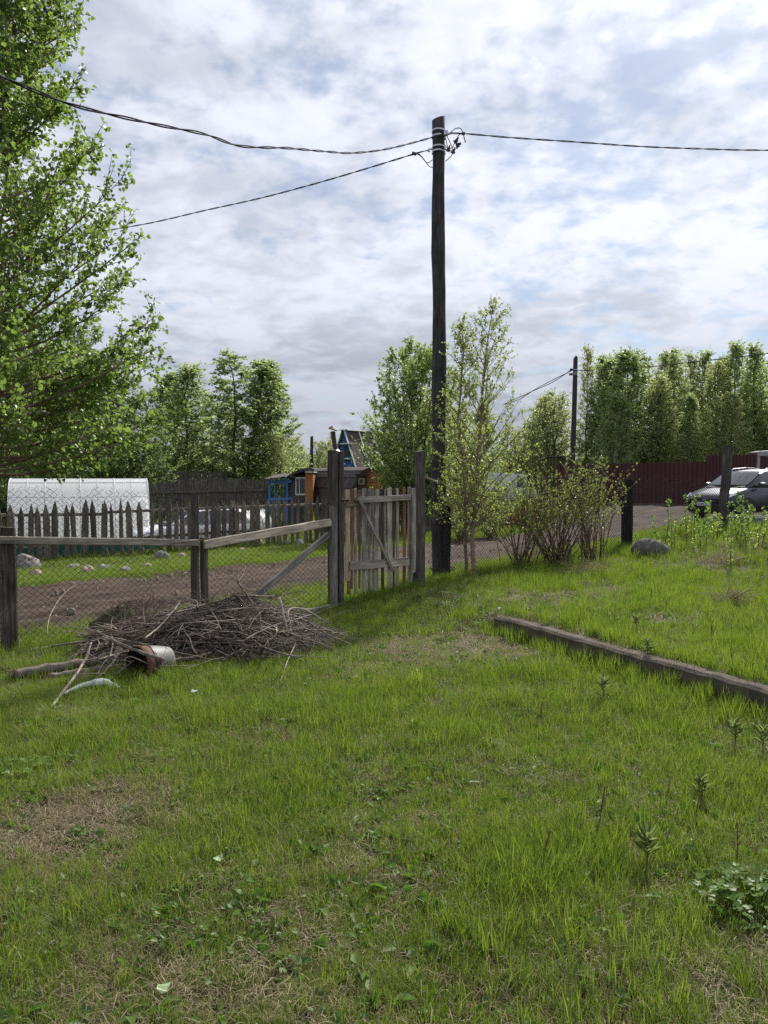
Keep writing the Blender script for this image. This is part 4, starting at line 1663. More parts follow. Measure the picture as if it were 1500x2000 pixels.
# low hoop tunnel under white film
def build_tunnel():
    A = at(420, 1000, 24.0)[:2]
    B = at(512, 1000, 25.2)[:2]
    d = B - A
    L = np.linalg.norm(d)
    d /= L
    n = np.array([d[1], -d[0]])
    zb = gz(*A)
    root = empty('low_tunnel', (A[0], A[1], zb), 'low garden tunnel under glossy white film behind the pickets', 'garden tunnel')
    b_ = MB()
    rings = []
    for i in range(24):
        u = L * i / 23
        sg = 1 - 0.05 * abs(math.sin(math.pi * i / 23 * 5))
        ring = []
        for k in range(13):
            a_ = math.pi * k / 12
            q_ = A + d * u + n * 0.62 * math.cos(a_)
            ring.append((q_[0], q_[1], zb - 0.02 + 0.92 * sg * math.sin(a_) ** 0.7))
        rings.append(ring)
    b_.loft(rings)
    b_.obj('film', 'white_film', root, None, True)
    for k in range(6):
        b_ = MB()
        u = L * k / 5
        b_.tube([(*(A + d * u + n * 0.64 * math.cos(a_)), zb - 0.02 + 0.94 * math.sin(a_) ** 0.7) for a_ in np.linspace(0.01, math.pi - 0.01, 13)], 0.012, 5)
        b_.obj('hoop', 'rim', root)


build_tunnel()

# far dark plank fence behind the plot
def plank_fence(name, A, B, h, w, mat_, label, seed, rail=True):
    g = np.random.default_rng(seed)
    A = np.array(A)
    B = np.array(B)
    L = np.linalg.norm(B - A)
    d = (B - A) / L
    n_ = np.array([d[1], -d[0]])
    root = empty(name, (A[0], A[1], gz(*A)), label, 'fence')
    b_ = MB()
    k = int(L / (w + 0.02))
    for i in range(k):
        u = (i + 0.5) * L / k
        q_ = A + d * u
        hh = h * (1 + g.uniform(-0.04, 0.04)) - 0.05 * math.sin(u)
        z0 = gz(*q_)
        mr = Matrix.Rotation(math.atan2(d[1], d[0]), 3, 'Z')
        b_.box((q_[0], q_[1], z0 + hh / 2), (w * g.uniform(0.85, 1.05), 0.02, hh), mr)
    o = b_.obj('planks', mat_, root)
    o['kind'] = 'stuff'
    if rail:
        for lev in (0.3, h * 0.72):
            a = A + n_ * 0.05
            c = B + n_ * 0.05
            board('rail', (*a, gz(*a) + lev), (*c, gz(*c) + lev), 0.09, 0.05, mat_, root, (n_[0], n_[1], 0))
    m_ = max(2, int(L / 3))
    for i in range(m_):
        a = A + d * (L * i / (m_ - 1)) + n_ * 0.1
        board('post', (*a, gz(*a) - 0.3), (*a, gz(*a) + h + 0.1), 0.11, 0.11, mat_, root, (n_[0], n_[1], 0))
    return root


plank_fence('plank_fence', at(215, 960, 31)[:2], at(520, 960, 35)[:2], 1.72, 0.10, 'wood_plankfence', 'grey upright plank fence at the back of the greenhouse plot', 3)
plank_fence('plank_fence', at(312, 960, 37.5)[:2], at(440, 960, 38.5)[:2], 2.15, 0.12, 'wood_plankfence', 'taller dark plank fence under the far birches', 5, False)
plank_fence('plank_fence', at(548, 960, 38)[:2], at(590, 960, 39)[:2], 1.85, 0.14, 'green_fence', 'short green painted fence behind the blue carport', 6)
plank_fence('plank_fence', at(925, 960, 27)[:2], at(972, 960, 28)[:2], 1.35, 0.09, 'wood_grey', 'pale grey plank fence glimpsed through the saplings', 9)


def prism(b_, poly, e0, e1):
    """poly: list of 3d points; swept from offset e0 to e1"""
    n = len(poly)
    V_ = [Vector(p_) + Vector(e0) for p_ in poly] + [Vector(p_) + Vector(e1) for p_ in poly]
    b_.add(V_, [tuple(range(n))[::-1], tuple(range(n, 2 * n))] + [(i, (i + 1) % n, n + (i + 1) % n, n + i) for i in range(n)])


# ---- barrel-roofed orange bathhouse
def build_bathhouse():
    GC = at(745, 1000, 28.0)[:2]           # centre of the gable seen from the gate
    ax = np.array([-0.62, 0.785])          # from the gable backwards
    ax = ax / np.linalg.norm(ax)
    sd_ = np.array([-ax[1], ax[0]])        # to the picture left
    zb = gz(*GC) - 0.1
    zt = at(764, 911, 28.0)[2]
    H = zt - zb
    hw = 1.48
    L = 4.4
    root = empty('bathhouse', (GC[0], GC[1], zb), 'orange log bathhouse with dark barrel shingle roof and small window', 'bathhouse')

    def arch(u, k=1.0, n=22):
        out = []
        for i in range(n + 1):
            a_ = math.pi * i / n
            c, s = math.cos(a_), math.sin(a_)
            w = math.copysign(abs(c) ** 0.62, c) * hw * k
            h = zb + 0.15 + (H - 0.15) * (abs(s) ** 0.72) * k
            q_ = GC + ax * u + sd_ * w
            out.append((q_[0], q_[1], h))
        return out
    # shingle courses as steps of the shell
    for c_ in range(11):
        i0, i1 = c_ * 2, c_ * 2 + 2
        b_ = MB()
        A0, A1 = arch(-0.06), arch(L + 0.1)
        I0, I1 = arch(-0.06, 0.95), arch(L + 0.1, 0.95)
        lift = 0.0
        ringa = A0[i0:i1 + 1] + I0[i0:i1 + 1][::-1]
        ringb = A1[i0:i1 + 1] + I1[i0:i1 + 1][::-1]
        lo = 0 if i0 < 11 else 2
        ctr = Vector((GC[0], GC[1], zb + H * 0.4))
        for rr in (ringa, ringb):
            p_ = Vector(rr[lo])
            rr[lo] = tuple(p_ + Vector((sd_[0], sd_[1], 0)) * (0.03 if lo == 0 else -0.03))
        b_.loft([ringa, ringb])
        b_.obj('shingle_course', 'shingle', root)
    # gable boards (horizontal planks)
    nrow = 13
    for r_ in range(nrow):
        z0 = zb + (H - 0.05) * r_ / nrow
        z1 = zb + (H - 0.05) * (r_ + 1) / nrow - 0.012
        def wid(z):
            f = min(max((z - zb - 0.15) / (H - 0.15) / 0.95, 0), 0.9999)
            s = f ** (1 / 0.72)
            return hw * 0.95 * (math.sqrt(1 - s * s)) ** 0.62
        for u in (0.0,):
            w0, w1 = wid(z0), wid(z1)
            if w1 < 0.05:
                w1 = 0.05
            poly = []
            for w_, z_ in ((-w0, z0), (w0, z0), (w1, z1), (-w1, z1)):
                q_ = GC + sd_ * w_
                poly.append((q_[0], q_[1], z_))
            b_ = MB()
            prism(b_, poly, (0, 0, 0), (ax[0] * 0.05, ax[1] * 0.05, 0))
            b_.obj('wall_plank', 'orange_wall', root)
    # back wall
    b_ = MB()
    prism(b_, arch(L - 0.05, 0.95), (0, 0, 0), (ax[0] * 0.05, ax[1] * 0.05, 0))
    b_.obj('back_wall', 'orange_wall', root)
    # window on the gable

    def gq(px, py, off):
        return on_plane(px, py, (GC[0] - ax[0] * off, GC[1] - ax[1] * off, 0), (ax[0], ax[1], 0))

    def rect(px0, py0, px1, py1, off, th, mat_, nm, par):
        b__ = MB()
        poly = [gq(px0, py1, off), gq(px1, py1, off), gq(px1, py0, off), gq(px0, py0, off)]
        prism(b__, poly, (-ax[0] * th, -ax[1] * th, 0), (0, 0, 0))
        return b__.obj(nm, mat_, par)
    wn = rect(697, 928, 716, 962, 0.0, 0.05, 'brown_trim', 'window', root)
    rect(693, 925, 720, 929, 0.0, 0.09, 'brown_trim', 'lintel', wn)
    rect(700, 934, 711, 946, 0.052, 0.02, 'wood_tan', 'frame', wn)
    rect(702, 936, 709, 944, 0.074, 0.006, 'window_glass', 'pane', wn)
    # stove pipe
    b_ = MB()
    p0, p1 = at(656, 885, 28.6), at(650, 843, 28.4)
    b_.tube([p0, p1], 0.085, 8)
    b_.obj('stove_pipe', 'roof_brown', root)
    b_ = MB()
    c_ = Vector(p1)
    b_.loft([[(c_.x + r_ * math.cos(a_), c_.y + r_ * math.sin(a_), c_.z + dz - 0.05 * math.cos(a_)) for a_ in np.linspace(0, 2 * math.pi, 8, endpoint=False)] for r_, dz in ((0.16, 0.06), (0.17, 0.09), (0.02, 0.17))])
    b_.obj('pipe_cap', 'iron', root)
    b_ = MB()
    c_ = Vector(at(655, 877, 28.6))
    b_.loft([[(c_.x + r_ * math.cos(a_), c_.y + r_ * math.sin(a_), c_.z + dz) for a_ in np.linspace(0, 2 * math.pi, 10, endpoint=False)] for r_, dz in ((0.22, -0.12), (0.10, 0.0), (0.10, 0.10))])
    b_.obj('pipe_flashing', 'band_metal', root)
    # annex with white window, and orange corner
    AN = at(588, 1000, 28.6)[:2]
    an = empty('annex', (AN[0], AN[1], gz(*AN)), 'small dark annex with white window and orange corner beside the bathhouse', 'shed')
    def abox(px0, px1, py0, py1, Y, th, mat_, nm, par):
        a, c = at(px0, py1, Y), at(px1, py0, Y)
        b__ = MB()
        b__.box(((a[0] + c[0]) / 2, Y + th / 2, (a[2] + c[2]) / 2), (abs(c[0] - a[0]), th, abs(c[2] - a[2])))
        return b__.obj(nm, mat_, par)
    abox(568, 600, 928, 1062, 28.6, 1.5, 'wood_plankfence', 'wall', an)
    abox(597, 611, 922, 1062, 28.35, 1.9, 'orange_wall', 'corner_wall', an)
    # little curved roof
    b_ = MB()
    rings = []
    for y_ in (28.2, 30.6):
        r_ = []
        for px, py in ((562, 930), (575, 921), (592, 915), (606, 913), (614, 916), (614, 921), (606, 919), (592, 921), (575, 927), (562, 935)):
            q_ = at(px, py, 28.4)
            r_.append((q_[0], y_, q_[2]))
        rings.append(r_)
    b_.loft(rings)
    b_.obj('roof', 'shingle', an)
    w_ = abox(577, 596, 932, 967, 28.55, 0.04, 'white_trim', 'window', an)
    abox(579, 583.5, 935, 964, 28.53, 0.02, 'window_glass', 'pane', w_)
    abox(585.5, 595, 935, 964, 28.53, 0.02, 'window_glass', 'pane', w_)
    abox(596, 613, 919, 923, 28.25, 2.0, 'white_trim', 'flashing', an)


build_bathhouse()

# ---- blue carport
def build_carport():
    root_p = at(545, 1000, 29)[:2]
    zg = gz(*root_p)
    root = empty('carport', (root_p[0], root_p[1], zg), 'open shelter on bright blue posts with ragged grey felt roof', 'shelter')
    for px, Y, mat_ in ((527, 28.6, 'blue_bright'), (538, 30.6, 'blue_bright'), (561, 28.6, 'blue_bright'), (566, 30.8, 'blue_paint'), (521, 29.5, 'wood_plankfence')):
        q_ = at(px, 1000, Y)
        board('post', (q_[0], q_[1], zg - 0.2), (q_[0], q_[1], at(px, 940, Y)[2]), 0.09, 0.09, mat_, root, (0, -1, 0))
    board('beam', at(520, 942, 28.55), at(570, 940, 28.55), 0.12, 0.06, 'blue_paint', root, (0, -1, 0))
    board('rail', at(523, 975, 28.55), at(570, 974, 28.55), 0.09, 0.04, 'blue_paint', root, (0, -1, 0))
    g = random.Random(3)
    for k in range(5):
        b_ = MB()
        x0, x1 = 516 + 11.5 * k, 516 + 11.5 * (k + 1) + 2
        y0 = 938 - 1.1 * k
        a, c = at(x0, y0 + g.uniform(-1, 1), 28.2), at(x1, y0 - 1 + g.uniform(-1, 1), 28.2)
        a2, c2 = Vector(a) + Vector((0, 3.2, 0.18)), Vector(c) + Vector((0, 3.2, 0.18))
        poly = [Vector(a), Vector(c), c2, a2]
        prism(b_, poly, (0, 0, 0.01 * (k % 2)), (0, 0, 0.05 + 0.01 * (k % 2)))
        b_.obj('roof_sheet', 'shingle', root)


build_carport()

# ---- blue A-frame house
def build_aframe():
    PK = at(673, 844, 50.0)
    n_ = np.array([-0.62, -0.785])          # gable looks this way
    e_ = np.array([0.785, -0.62])           # along the gable, towards the picture right
    zb = gz(PK[0], PK[1]) - 0.2
    H = PK[2] - zb
    hw = 2.05
    L = 5.2
    root = empty('house', (PK[0], PK[1], zb), 'steep blue gabled summer house with brown roof and white edge strips', 'house')
    # gable of vertical planks
    for k in range(24):
        w0, w1 = -hw + 2 * hw * k / 24, -hw + 2 * hw * (k + 1) / 24 - 0.02
        def zt(w_):
            return zb + H * (1 - abs(w_) / hw) - 0.02
        P_ = [(w0, zb), (w1, zb), (w1, zt(w1)), (w0, zt(w0))]
        poly = [(PK[0] + e_[0] * w_, PK[1] + e_[1] * w_, z_) for w_, z_ in P_]
        b_ = MB()
        o_ = 0.012 * (k % 2)
        prism(b_, poly, (-n_[0] * 0.06, -n_[1] * 0.06, 0), (n_[0] * o_, n_[1] * o_, 0))
        b_.obj('wall_plank', 'blue_paint', root)
    # roof slopes, panels with seams
    for s_ in (1, -1):
        npan = 4
        for k in range(npan):
            u0, u1 = -0.12 + (L + 0.2) * k / npan, -0.12 + (L + 0.2) * (k + 1) / npan - 0.02
            b_ = MB()
            poly = []
            for w_, u in ((0.0, u0), (0.0, u1), (1.06, u1), (1.06, u0)):
                q_ = np.array(PK[:2]) + e_ * s_ * hw * w_ - n_ * u
                poly.append((q_[0], q_[1], zb + H * (1 - w_) + 0.05))
            prism(b_, poly, (0, 0, 0), (e_[0] * s_ * 0.06, e_[1] * s_ * 0.06, 0.05))
            b_.obj('roof_panel', 'roof_brown', root)
        for u in (-0.14, 1.32, 2.75, 4.2):
            a = np.array(PK[:2]) - n_ * u + e_ * s_ * 0.10
            c = np.array(PK[:2]) - n_ * u + e_ * s_ * hw * 1.06 + e_ * s_ * 0.10
            board('edge_strip', (*a, PK[2] + 0.09), (*c, zb + H * -0.06 + 0.10), 0.13, 0.03, 'white_trim', root, (e_[0] * s_, e_[1] * s_, 0.6))
    a = np.array(PK[:2]) + n_ * 0.35
    c = np.array(PK[:2]) - n_ * L
    board('ridge_cap', (*a, PK[2] + 0.13), (*c, PK[2] + 0.13), 0.36, 0.05, 'white_trim', root, (0, 0, 1))
    # window with blue casing and awning on the gable

    def q(w_, z_, off):
        return (PK[0] + e_[0] * w_ + n_[0] * off, PK[1] + e_[1] * w_ + n_[1] * off, z_)

    def rect(w0, w1, z0, z1, off, th, mat_, nm, par):
        b__ = MB()
        prism(b__, [q(w0, z0, off), q(w1, z0, off), q(w1, z1, off), q(w0, z1, off)], (0, 0, 0), (n_[0] * th, n_[1] * th, 0))
        return b__.obj(nm, mat_, par)
    zc = at(678, 882, 50)[2]
    wn = rect(-0.10, 0.62, zc - 0.42, zc + 0.42, 0.02, 0.05, 'blue_bright', 'window', root)
    rect(-0.03, 0.23, zc - 0.34, zc + 0.34, 0.072, 0.01, 'window_glass', 'pane', wn)
    rect(0.29, 0.55, zc - 0.34, zc + 0.34, 0.072, 0.01, 'window_glass', 'pane', wn)
    rect(-0.18, 0.70, zc + 0.46, zc + 0.54, 0.02, 0.25, 'white_trim', 'awning', wn)
    rect(-0.14, 0.66, zc - 0.50, zc - 0.44, 0.02, 0.18, 'white_trim', 'sill', wn)
    rect(-0.2, 0.25, zc + 1.05, zc + 1.45, 0.02, 0.04, 'blue_bright', 'vent', root)


build_aframe()

# ================================================================== MAROON FENCE AND WHAT IS BESIDE IT
def corrugated(A, B, z0, z1, n_waves, depth, mat_, name, parent):
    A = np.array(A)
    B = np.array(B)
    L = np.linalg.norm(B - A)
    d = (B - A) / L
    n_ = np.array([d[1], -d[0]])
    front, back = [], []
    for i in range(n_waves):
        for f, o_ in ((0.0, 0), (0.30, 0), (0.38, 1), (0.92, 1)):
            u = (i + f) / n_waves * L
            front.append((A + d * u + n_ * depth * o_, ))
    pts = [p_[0] for p_ in front] + [B]
    V_ = [(p_[0], p_[1], z0) for p_ in pts] + [(p_[0], p_[1], z1) for p_ in pts]
    k = len(pts)
    b_ = MB()
    b_.add(V_, [(i, i + 1, k + i + 1, k + i) for i in range(k - 1)])
    return b_.obj(name, mat_, parent)


def build_red_fence():
    A = at(1086, 1000, 36.5)[:2]
    Bm = at(1377, 1000, 33.6)[:2]
    C_ = at(1476, 1000, 32.8)[:2]
    D_ = at(1700, 1000, 31.5)[:2]
    zA = gz(*Bm)
    root = empty('metal_fence', (A[0], A[1], gz(*A)), 'long dark maroon corrugated metal fence behind the parked car', 'fence')
    L1 = np.linalg.norm(Bm - A)
    k1 = 7
    for k in range(k1):
        a = A + (Bm - A) * k / k1
        c = A + (Bm - A) * (k + 1) / k1
        corrugated(a, c, gz(*a) - 0.1, at(1300, 905.5 - 0.6 * k, 33.9)[2] - 0.01 * (k % 2), 5, 0.035, 'maroon_sheet', 'metal_sheet', root)
    k2 = 3
    for k in range(k2):
        a = Bm + (C_ - Bm) * k / k2
        c = Bm + (C_ - Bm) * (k + 1) / k2
        corrugated(a, c, gz(*a) - 0.1, at(1430, 889.0, 33.2)[2] - 0.008 * (k % 2), 5, 0.035, 'maroon_sheet', 'metal_sheet', root)
    for f in np.linspace(0.02, 0.98, 6):
        a = A + (Bm - A) * f + np.array([0, 0.08])
        board('post', (*a, gz(*a) - 0.3), (*a, at(1300, 909, 33.9)[2]), 0.08, 0.08, 'maroon_sheet', root)
    gt = empty('metal_gate', (C_[0], C_[1], gz(*C_)), 'maroon metal gate in a pale frame under a grey garage roof', 'gate')
    for k in range(4):
        a = C_ + (D_ - C_) * (0.03 + 0.97 * k / 4)
        c = C_ + (D_ - C_) * (0.03 + 0.97 * (k + 1) / 4)
        corrugated(a, c, gz(*a) - 0.1, at(1490, 893, 32.6)[2], 6, 0.03, 'maroon_sheet', 'metal_sheet', gt)
    a = C_ + np.array([0.05, -0.06])
    board('gate_frame', (*a, gz(*a) + 0.8), (*a, at(1484, 884, 32.7)[2]), 0.10, 0.07, 'garage_grey', gt)
    c = D_ + np.array([0.05, -0.06])
    board('gate_frame', (*a, at(1484, 886, 32.7)[2]), (*c, at(1484, 884, 32.7)[2]), 0.20, 0.06, 'garage_grey', gt)
    # roof behind the gate
    b_ = MB()
    p0, p1 = at(1462, 884, 33.6), at(1720, 866, 33.2)
    prism(b_, [Vector(p0), Vector(p1), Vector(p1) + Vector((2.2, 4, 0.2)), Vector(p0) + Vector((2.2, 4, 0.2))], (0, 0, -0.10), (0, 0, 0))
    rg = empty('garage', (p0[0], p0[1] + 1, gz(p0[0], p0[1])), 'low grey garage whose roof shows above the maroon gate', 'garage')
    b_.obj('roof', 'roof_brown', rg)
    b_ = MB()
    z0, z1 = gz(p0[0], p0[1]) - 0.1, p0[2] - 0.11
    b_.box(((p0[0] + p1[0]) / 2 + 0.5, p0[1] + 1.9, (z0 + z1) / 2), (abs(p1[0] - p0[0]) - 0.8, 3.0, z1 - z0))
    b_.obj('wall', 'garage_grey', rg)
    # olive metal shed left of it
    a, c = at(1052, 1000, 38.5)[:2], at(1087, 1000, 38.0)[:2]
    zb = gz(*a)
    sh = empty('metal_shed', (a[0], a[1], zb), 'olive green corrugated metal shed at the end of the maroon fence', 'shed')
    corrugated(a, c, zb - 0.1, at(1070, 893, 38.2)[2], 6, 0.04, 'olive_sheet', 'metal_sheet', sh)
    c2 = c + np.array([1.2, 1.6])
    corrugated(c, c2, zb - 0.1, at(1070, 893, 38.2)[2], 8, 0.04, 'olive_sheet', 'metal_sheet', sh)
    b_ = MB()
    zt = at(1070, 893, 38.2)[2]
    prism(b_, [(a[0] - 0.1, a[1] - 0.1, zt), (c[0] + 0.1, c[1] - 0.1, zt), (c2[0] + 0.1, c2[1], zt + 0.05), (a[0] + 1.1, a[1] + 1.8, zt + 0.05)], (0, 0, 0), (0, 0, 0.05))
    b_.obj('roof', 'roof_brown', sh)


build_red_fence()
# grey slabs stacked on the bank in front of the car
for i, (px, py, Y, L, w) in enumerate(((1452, 1030, 17.9, 1.5, 0.30), (1490, 1024, 18.3, 1.4, 0.30))):
    q_ = at(px, py, Y)
    zg = gz(q_[0], q_[1])
    b_ = MB()
    g = random.Random(i)
    mr = Matrix.Rotation(R(8 - 12 * i), 3, 'Z') @ Matrix.Rotation(R(2), 3, 'Y')
    zc = zg + 0.10 + 0.02 * i
    b_.box((q_[0], q_[1], zc), (L, w, 0.22), mr)
    o = b_.obj('concrete_slab', 'concrete_pale')
    bv = o.modifiers.new('edge', 'BEVEL')
    bv.width = 0.02
    tag(o, 'pale concrete slab lying on the bank in front of the dark car', 'slab', 'slabs on the bank')
# white van far behind the bushes
q_ = at(1000, 1000, 40)
vn = empty('parked_van', (q_[0], q_[1], gz(q_[0], q_[1])), 'small white van glimpsed far behind the willow bushes', 'van')
b_ = MB()
zg = gz(q_[0], q_[1])
pr = [(-1.3, 0.3), (1.2, 0.3), (1.25, 0.9), (0.85, 1.05), (0.55, 1.75), (-1.2, 1.85), (-1.32, 1.0)]
prism(b_, [(q_[0] + x, q_[1] - 0.8, zg + z) for x, z in pr], (0, 0, 0), (0, 1.6, 0))
b_.obj('body', 'white_paint', vn)
b_ = MB()
prism(b_, [(q_[0] + x, q_[1] - 0.82, zg + z) for x, z in ((0.1, 1.1), (0.75, 1.1), (0.5, 1.62), (0.1, 1.66))], (0, 0, 0), (0, 0.02, 0))
b_.obj('side_window', 'car_glass', vn)
for x in (-0.85, 0.8):
    b_ = MB()
    b_.loft([[(q_[0] + x + 0.33 * math.cos(a_), q_[1] - 0.85 + w_, zg + 0.33 + 0.33 * math.sin(a_)) for a_ in np.linspace(0, 6.28, 12, endpoint=False)] for w_ in (0, 0.2)])
    b_.obj('wheel', 'tyre', vn)

# ================================================================== BRUSH PILE
PC = np.array([-1.62, 7.25])
PX = np.array([0.87, 0.49])
PY = np.array([-0.49, 0.87])


def pile_h(a, c):
    """height of the heap in its own frame (a along, c across)"""
    r_ = (a / 1.30) ** 2 + (c / 0.72) ** 2
    h = 0.30 * np.maximum(0, 1 - r_) ** 0.6
    lump = 0.55 + 0.9 * fbm(a + 7.0, c + 3.0, 1.7, 3, 0.55, 2)
    lump = lump + 0.35 * np.exp(-((a + 0.55) / 0.35) ** 2 - ((c - 0.1) / 0.4) ** 2) + 0.45 * np.exp(-((a - 0.45) / 0.28) ** 2 - ((c - 0.2) / 0.35) ** 2)
    return h * lump


def build_pile():
    g = np.random.default_rng(31)
    groups = {'stick_grey': [], 'stick_brown': [], 'stick_pale': []}

    def world_pts(aa, cc, zz):
        x = PC[0] + PX[0] * aa + PY[0] * cc
        y = PC[1] + PX[1] * aa + PY[1] * cc
        return np.stack([x, y, np.maximum(zz, 0.004) + terrain(x, y)], 1)

    def stick(a, c, th, L, r_, lift, rise, kind, bend=0.12, n=6):
        u = np.linspace(0, 1, n)
        th_u = th + np.cumsum(g.normal(0, bend / n * 2.2, n))
        aa = a + np.concatenate([[0], np.cumsum(np.cos(th_u[:-1]) * L / (n - 1))])
        cc = c + np.concatenate([[0], np.cumsum(np.sin(th_u[:-1]) * L / (n - 1))])
        h = pile_h(aa, cc)
        z0 = pile_h(np.array(a), np.array(c)) * lift
        z = 0.55 * (z0 + rise * u * L) + 0.45 * h * lift + 0.01 + g.normal(0, 0.006, n)
        z = np.maximum(z, 0.25 * h)
        P_ = world_pts(aa, cc, z)
        groups[kind].append((P_, np.linspace(r_, r_ * 0.4, n)))
        return aa, cc, z, th_u

    def kind_for(a):
        pr = g.random()
        w = float(smooth(0.0, 0.9, a))
        if pr < 0.60 - 0.40 * w:
            return 'stick_brown'
        return 'stick_grey' if pr < 0.93 - 0.20 * w else 'stick_pale'
    # boughs: a stem with its own side twigs
    for i in range(150):
        a = g.normal(-0.25, 0.55)
        c = g.normal(-0.02, 0.33)
        if (a / 1.3) ** 2 + (c / 0.75) ** 2 > 1:
            continue
        L = g.uniform(0.45, 1.05)
        flip = g.random() < 0.4
        th = g.normal(0.0, 0.75) + (math.pi if flip else 0)
        if abs(a + L * math.cos(th)) > 1.35:
            th += math.pi
        lift = g.uniform(0.7, 1.2)
        k = kind_for(a)
        r0 = g.uniform(0.005, 0.011)
        aa, cc, zz, tu = stick(a, c, th, L, r0, lift, g.normal(0.0, 0.12), k, 0.25, 7)
        for j in range(g.integers(5, 12)):
            q = int(g.integers(1, 6))
            tl = L * g.uniform(0.15, 0.45)
            t2 = tu[q] + g.choice([-1, 1]) * g.uniform(0.35, 1.0)
            n = 4
            u = np.linspace(0, 1, n)
            a2 = aa[q] + np.cos(t2) * tl * u + g.normal(0, 0.01, n)
            c2 = cc[q] + np.sin(t2) * tl * u + g.normal(0, 0.01, n)
            z2 = zz[q] + g.normal(0.05, 0.28) * tl * u
            z2 = np.maximum(z2, 0.2 * pile_h(a2, c2))
            groups[k].append((world_pts(a2, c2, z2), np.linspace(r0 * 0.45, r0 * 0.18, n)))
    # loose sticks and fine twigs
    for i in range(2300):
        a = g.normal(-0.1, 0.62)
        c = g.normal(-0.05, 0.37)
        if (a / 1.38) ** 2 + (c / 0.82) ** 2 > 1:
            continue
        fine = i > 420
        L = g.uniform(0.3, 0.9) if not fine else g.uniform(0.08, 0.34)
        th = g.normal(0, 1.0) if not fine else g.uniform(0, 6.28)
        if a > 0.6:
            L *= 0.7
        stick(a - 0.5 * L * math.cos(th), c - 0.5 * L * math.sin(th), th, L, g.uniform(0.003, 0.0075) if not fine else g.uniform(0.0014, 0.003),
              g.uniform(0.8, 1.12), g.normal(0, 0.15), kind_for(a), 0.3, 5 if not fine else 4)
    # twig ends that stand up out of the heap
    for i in range(60):
        a, c = g.uniform(-0.9, 0.9), g.uniform(-0.3, 0.5)
        L = g.uniform(0.12, 0.38)
        h = float(pile_h(np.array(a), np.array(c)))
        d = unit(np.array([g.normal(0, 0.7), g.normal(0, 0.7), g.uniform(0.5, 1.2)]))
        u = np.linspace(0, 1, 4)
        groups[kind_for(a)].append((world_pts(a + d[0] * L * u + g.normal(0, 0.008, 4), c + d[1] * L * u, h * 0.85 + d[2] * L * u), np.linspace(0.0045, 0.0015, 4)))
    root = empty('brush_pile', (PC[0], PC[1], 0.0), 'heap of cut grey and brown branches piled along the chain-link fence', 'brush pile')
    for k, pth in groups.items():
        o = tubes_obj('sticks', pth, 4, k, root, False)
        o['kind'] = 'stuff'
    # dark leaf-litter mound added under the sticks to block light through the heap
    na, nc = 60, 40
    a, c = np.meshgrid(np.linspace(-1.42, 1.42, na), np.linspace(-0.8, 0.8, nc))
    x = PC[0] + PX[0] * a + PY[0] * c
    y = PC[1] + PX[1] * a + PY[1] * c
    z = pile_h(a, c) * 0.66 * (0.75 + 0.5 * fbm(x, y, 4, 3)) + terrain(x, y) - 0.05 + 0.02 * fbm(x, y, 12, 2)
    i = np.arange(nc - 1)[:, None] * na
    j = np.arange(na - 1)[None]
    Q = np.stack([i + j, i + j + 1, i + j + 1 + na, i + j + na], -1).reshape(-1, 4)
    me = mesh_np('litter_light_block', np.stack([x, y, z], -1).reshape(-1, 3), Q, None, True)
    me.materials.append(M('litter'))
    link(bpy.data.objects.new('litter_light_block', me), root)


build_pile()


def stick_thing(name, keys, r0, r1, mat_, label, cat='branch', group=None, side=None, n=16):
    pts = curve_pts(keys, n)
    b_ = MB()
    g = random.Random(len(keys) * 7 + int(r0 * 1e4))
    pts = [p_ + Vector((g.uniform(-1, 1), g.uniform(-1, 1), g.uniform(-1, 1))) * r0 * 0.25 for p_ in pts]
    b_.tube(pts, [r0 + (r1 - r0) * i / n for i in range(n + 1)], 8)
    for (f, tip, rr) in (side or []):
        st_ = pts[int(f * n)]
        tip = Vector(tip)
        mid = (st_ + tip) / 2 + Vector((g.uniform(-1, 1), g.uniform(-1, 1), g.uniform(-1, 1))) * 0.03
        b_.tube(curve_pts([st_, mid, tip], 6), [rr * (1 - 0.1 * k) for k in range(7)], 5)
    o = b_.obj(name, mat_, None, None, True)
    return tag(o, label, cat, group)


def gp_(px, py, dz):
    """point above the yard ground under the pixel by picking the ground lifted by dz"""
    return G(px, py, dz)


stick_thing('log', [gp_(28, 1317, 0.06), gp_(110, 1303, 0.07), gp_(185, 1290, 0.09), gp_(240, 1270, 0.14)], 0.042, 0.034, 'log_bark',
            'thick grey log sticking out of the brush pile near the corner post', 'log')
stick_thing('log', [gp_(96, 1322, 0.04), gp_(170, 1310, 0.05), gp_(250, 1300, 0.06)], 0.026, 0.02, 'log_bark', 'thinner grey log lying beside the thick log', 'log')
stick_thing('branch', [gp_(97, 1383, 0.02), gp_(133, 1340, 0.05), gp_(160, 1300, 0.12), gp_(172, 1275, 0.2), gp_(178, 1255, 0.27)], 0.012, 0.008, 'stick_pale',
            'forked pale branch pointing out of the pile onto the lawn', side=[(0.42, tuple(gp_(205, 1315, 0.12)), 0.006), (0.8, tuple(gp_(184, 1282, 0.22)), 0.004)])
stick_thing('branch', [gp_(105, 1362, 0.03), gp_(180, 1330, 0.05), gp_(215, 1300, 0.14), gp_(232, 1276, 0.2)], 0.007, 0.004, 'stick_pale', 'thin curved pale branch arching by the bucket')
stick_thing('branch', [gp_(120, 1352, 0.02), gp_(190, 1343, 0.03), gp_(235, 1310, 0.1), gp_(262, 1290, 0.16)], 0.006, 0.004, 'stick_grey', 'slender grey branch resting against the bucket mouth')
stick_thing('branch', [gp_(100, 1262, 0.10), gp_(180, 1250, 0.16), gp_(250, 1236, 0.28), gp_(300, 1226, 0.36)], 0.010, 0.006, 'stick_grey', 'long straight grey branch lying across the mossy end of the pile')
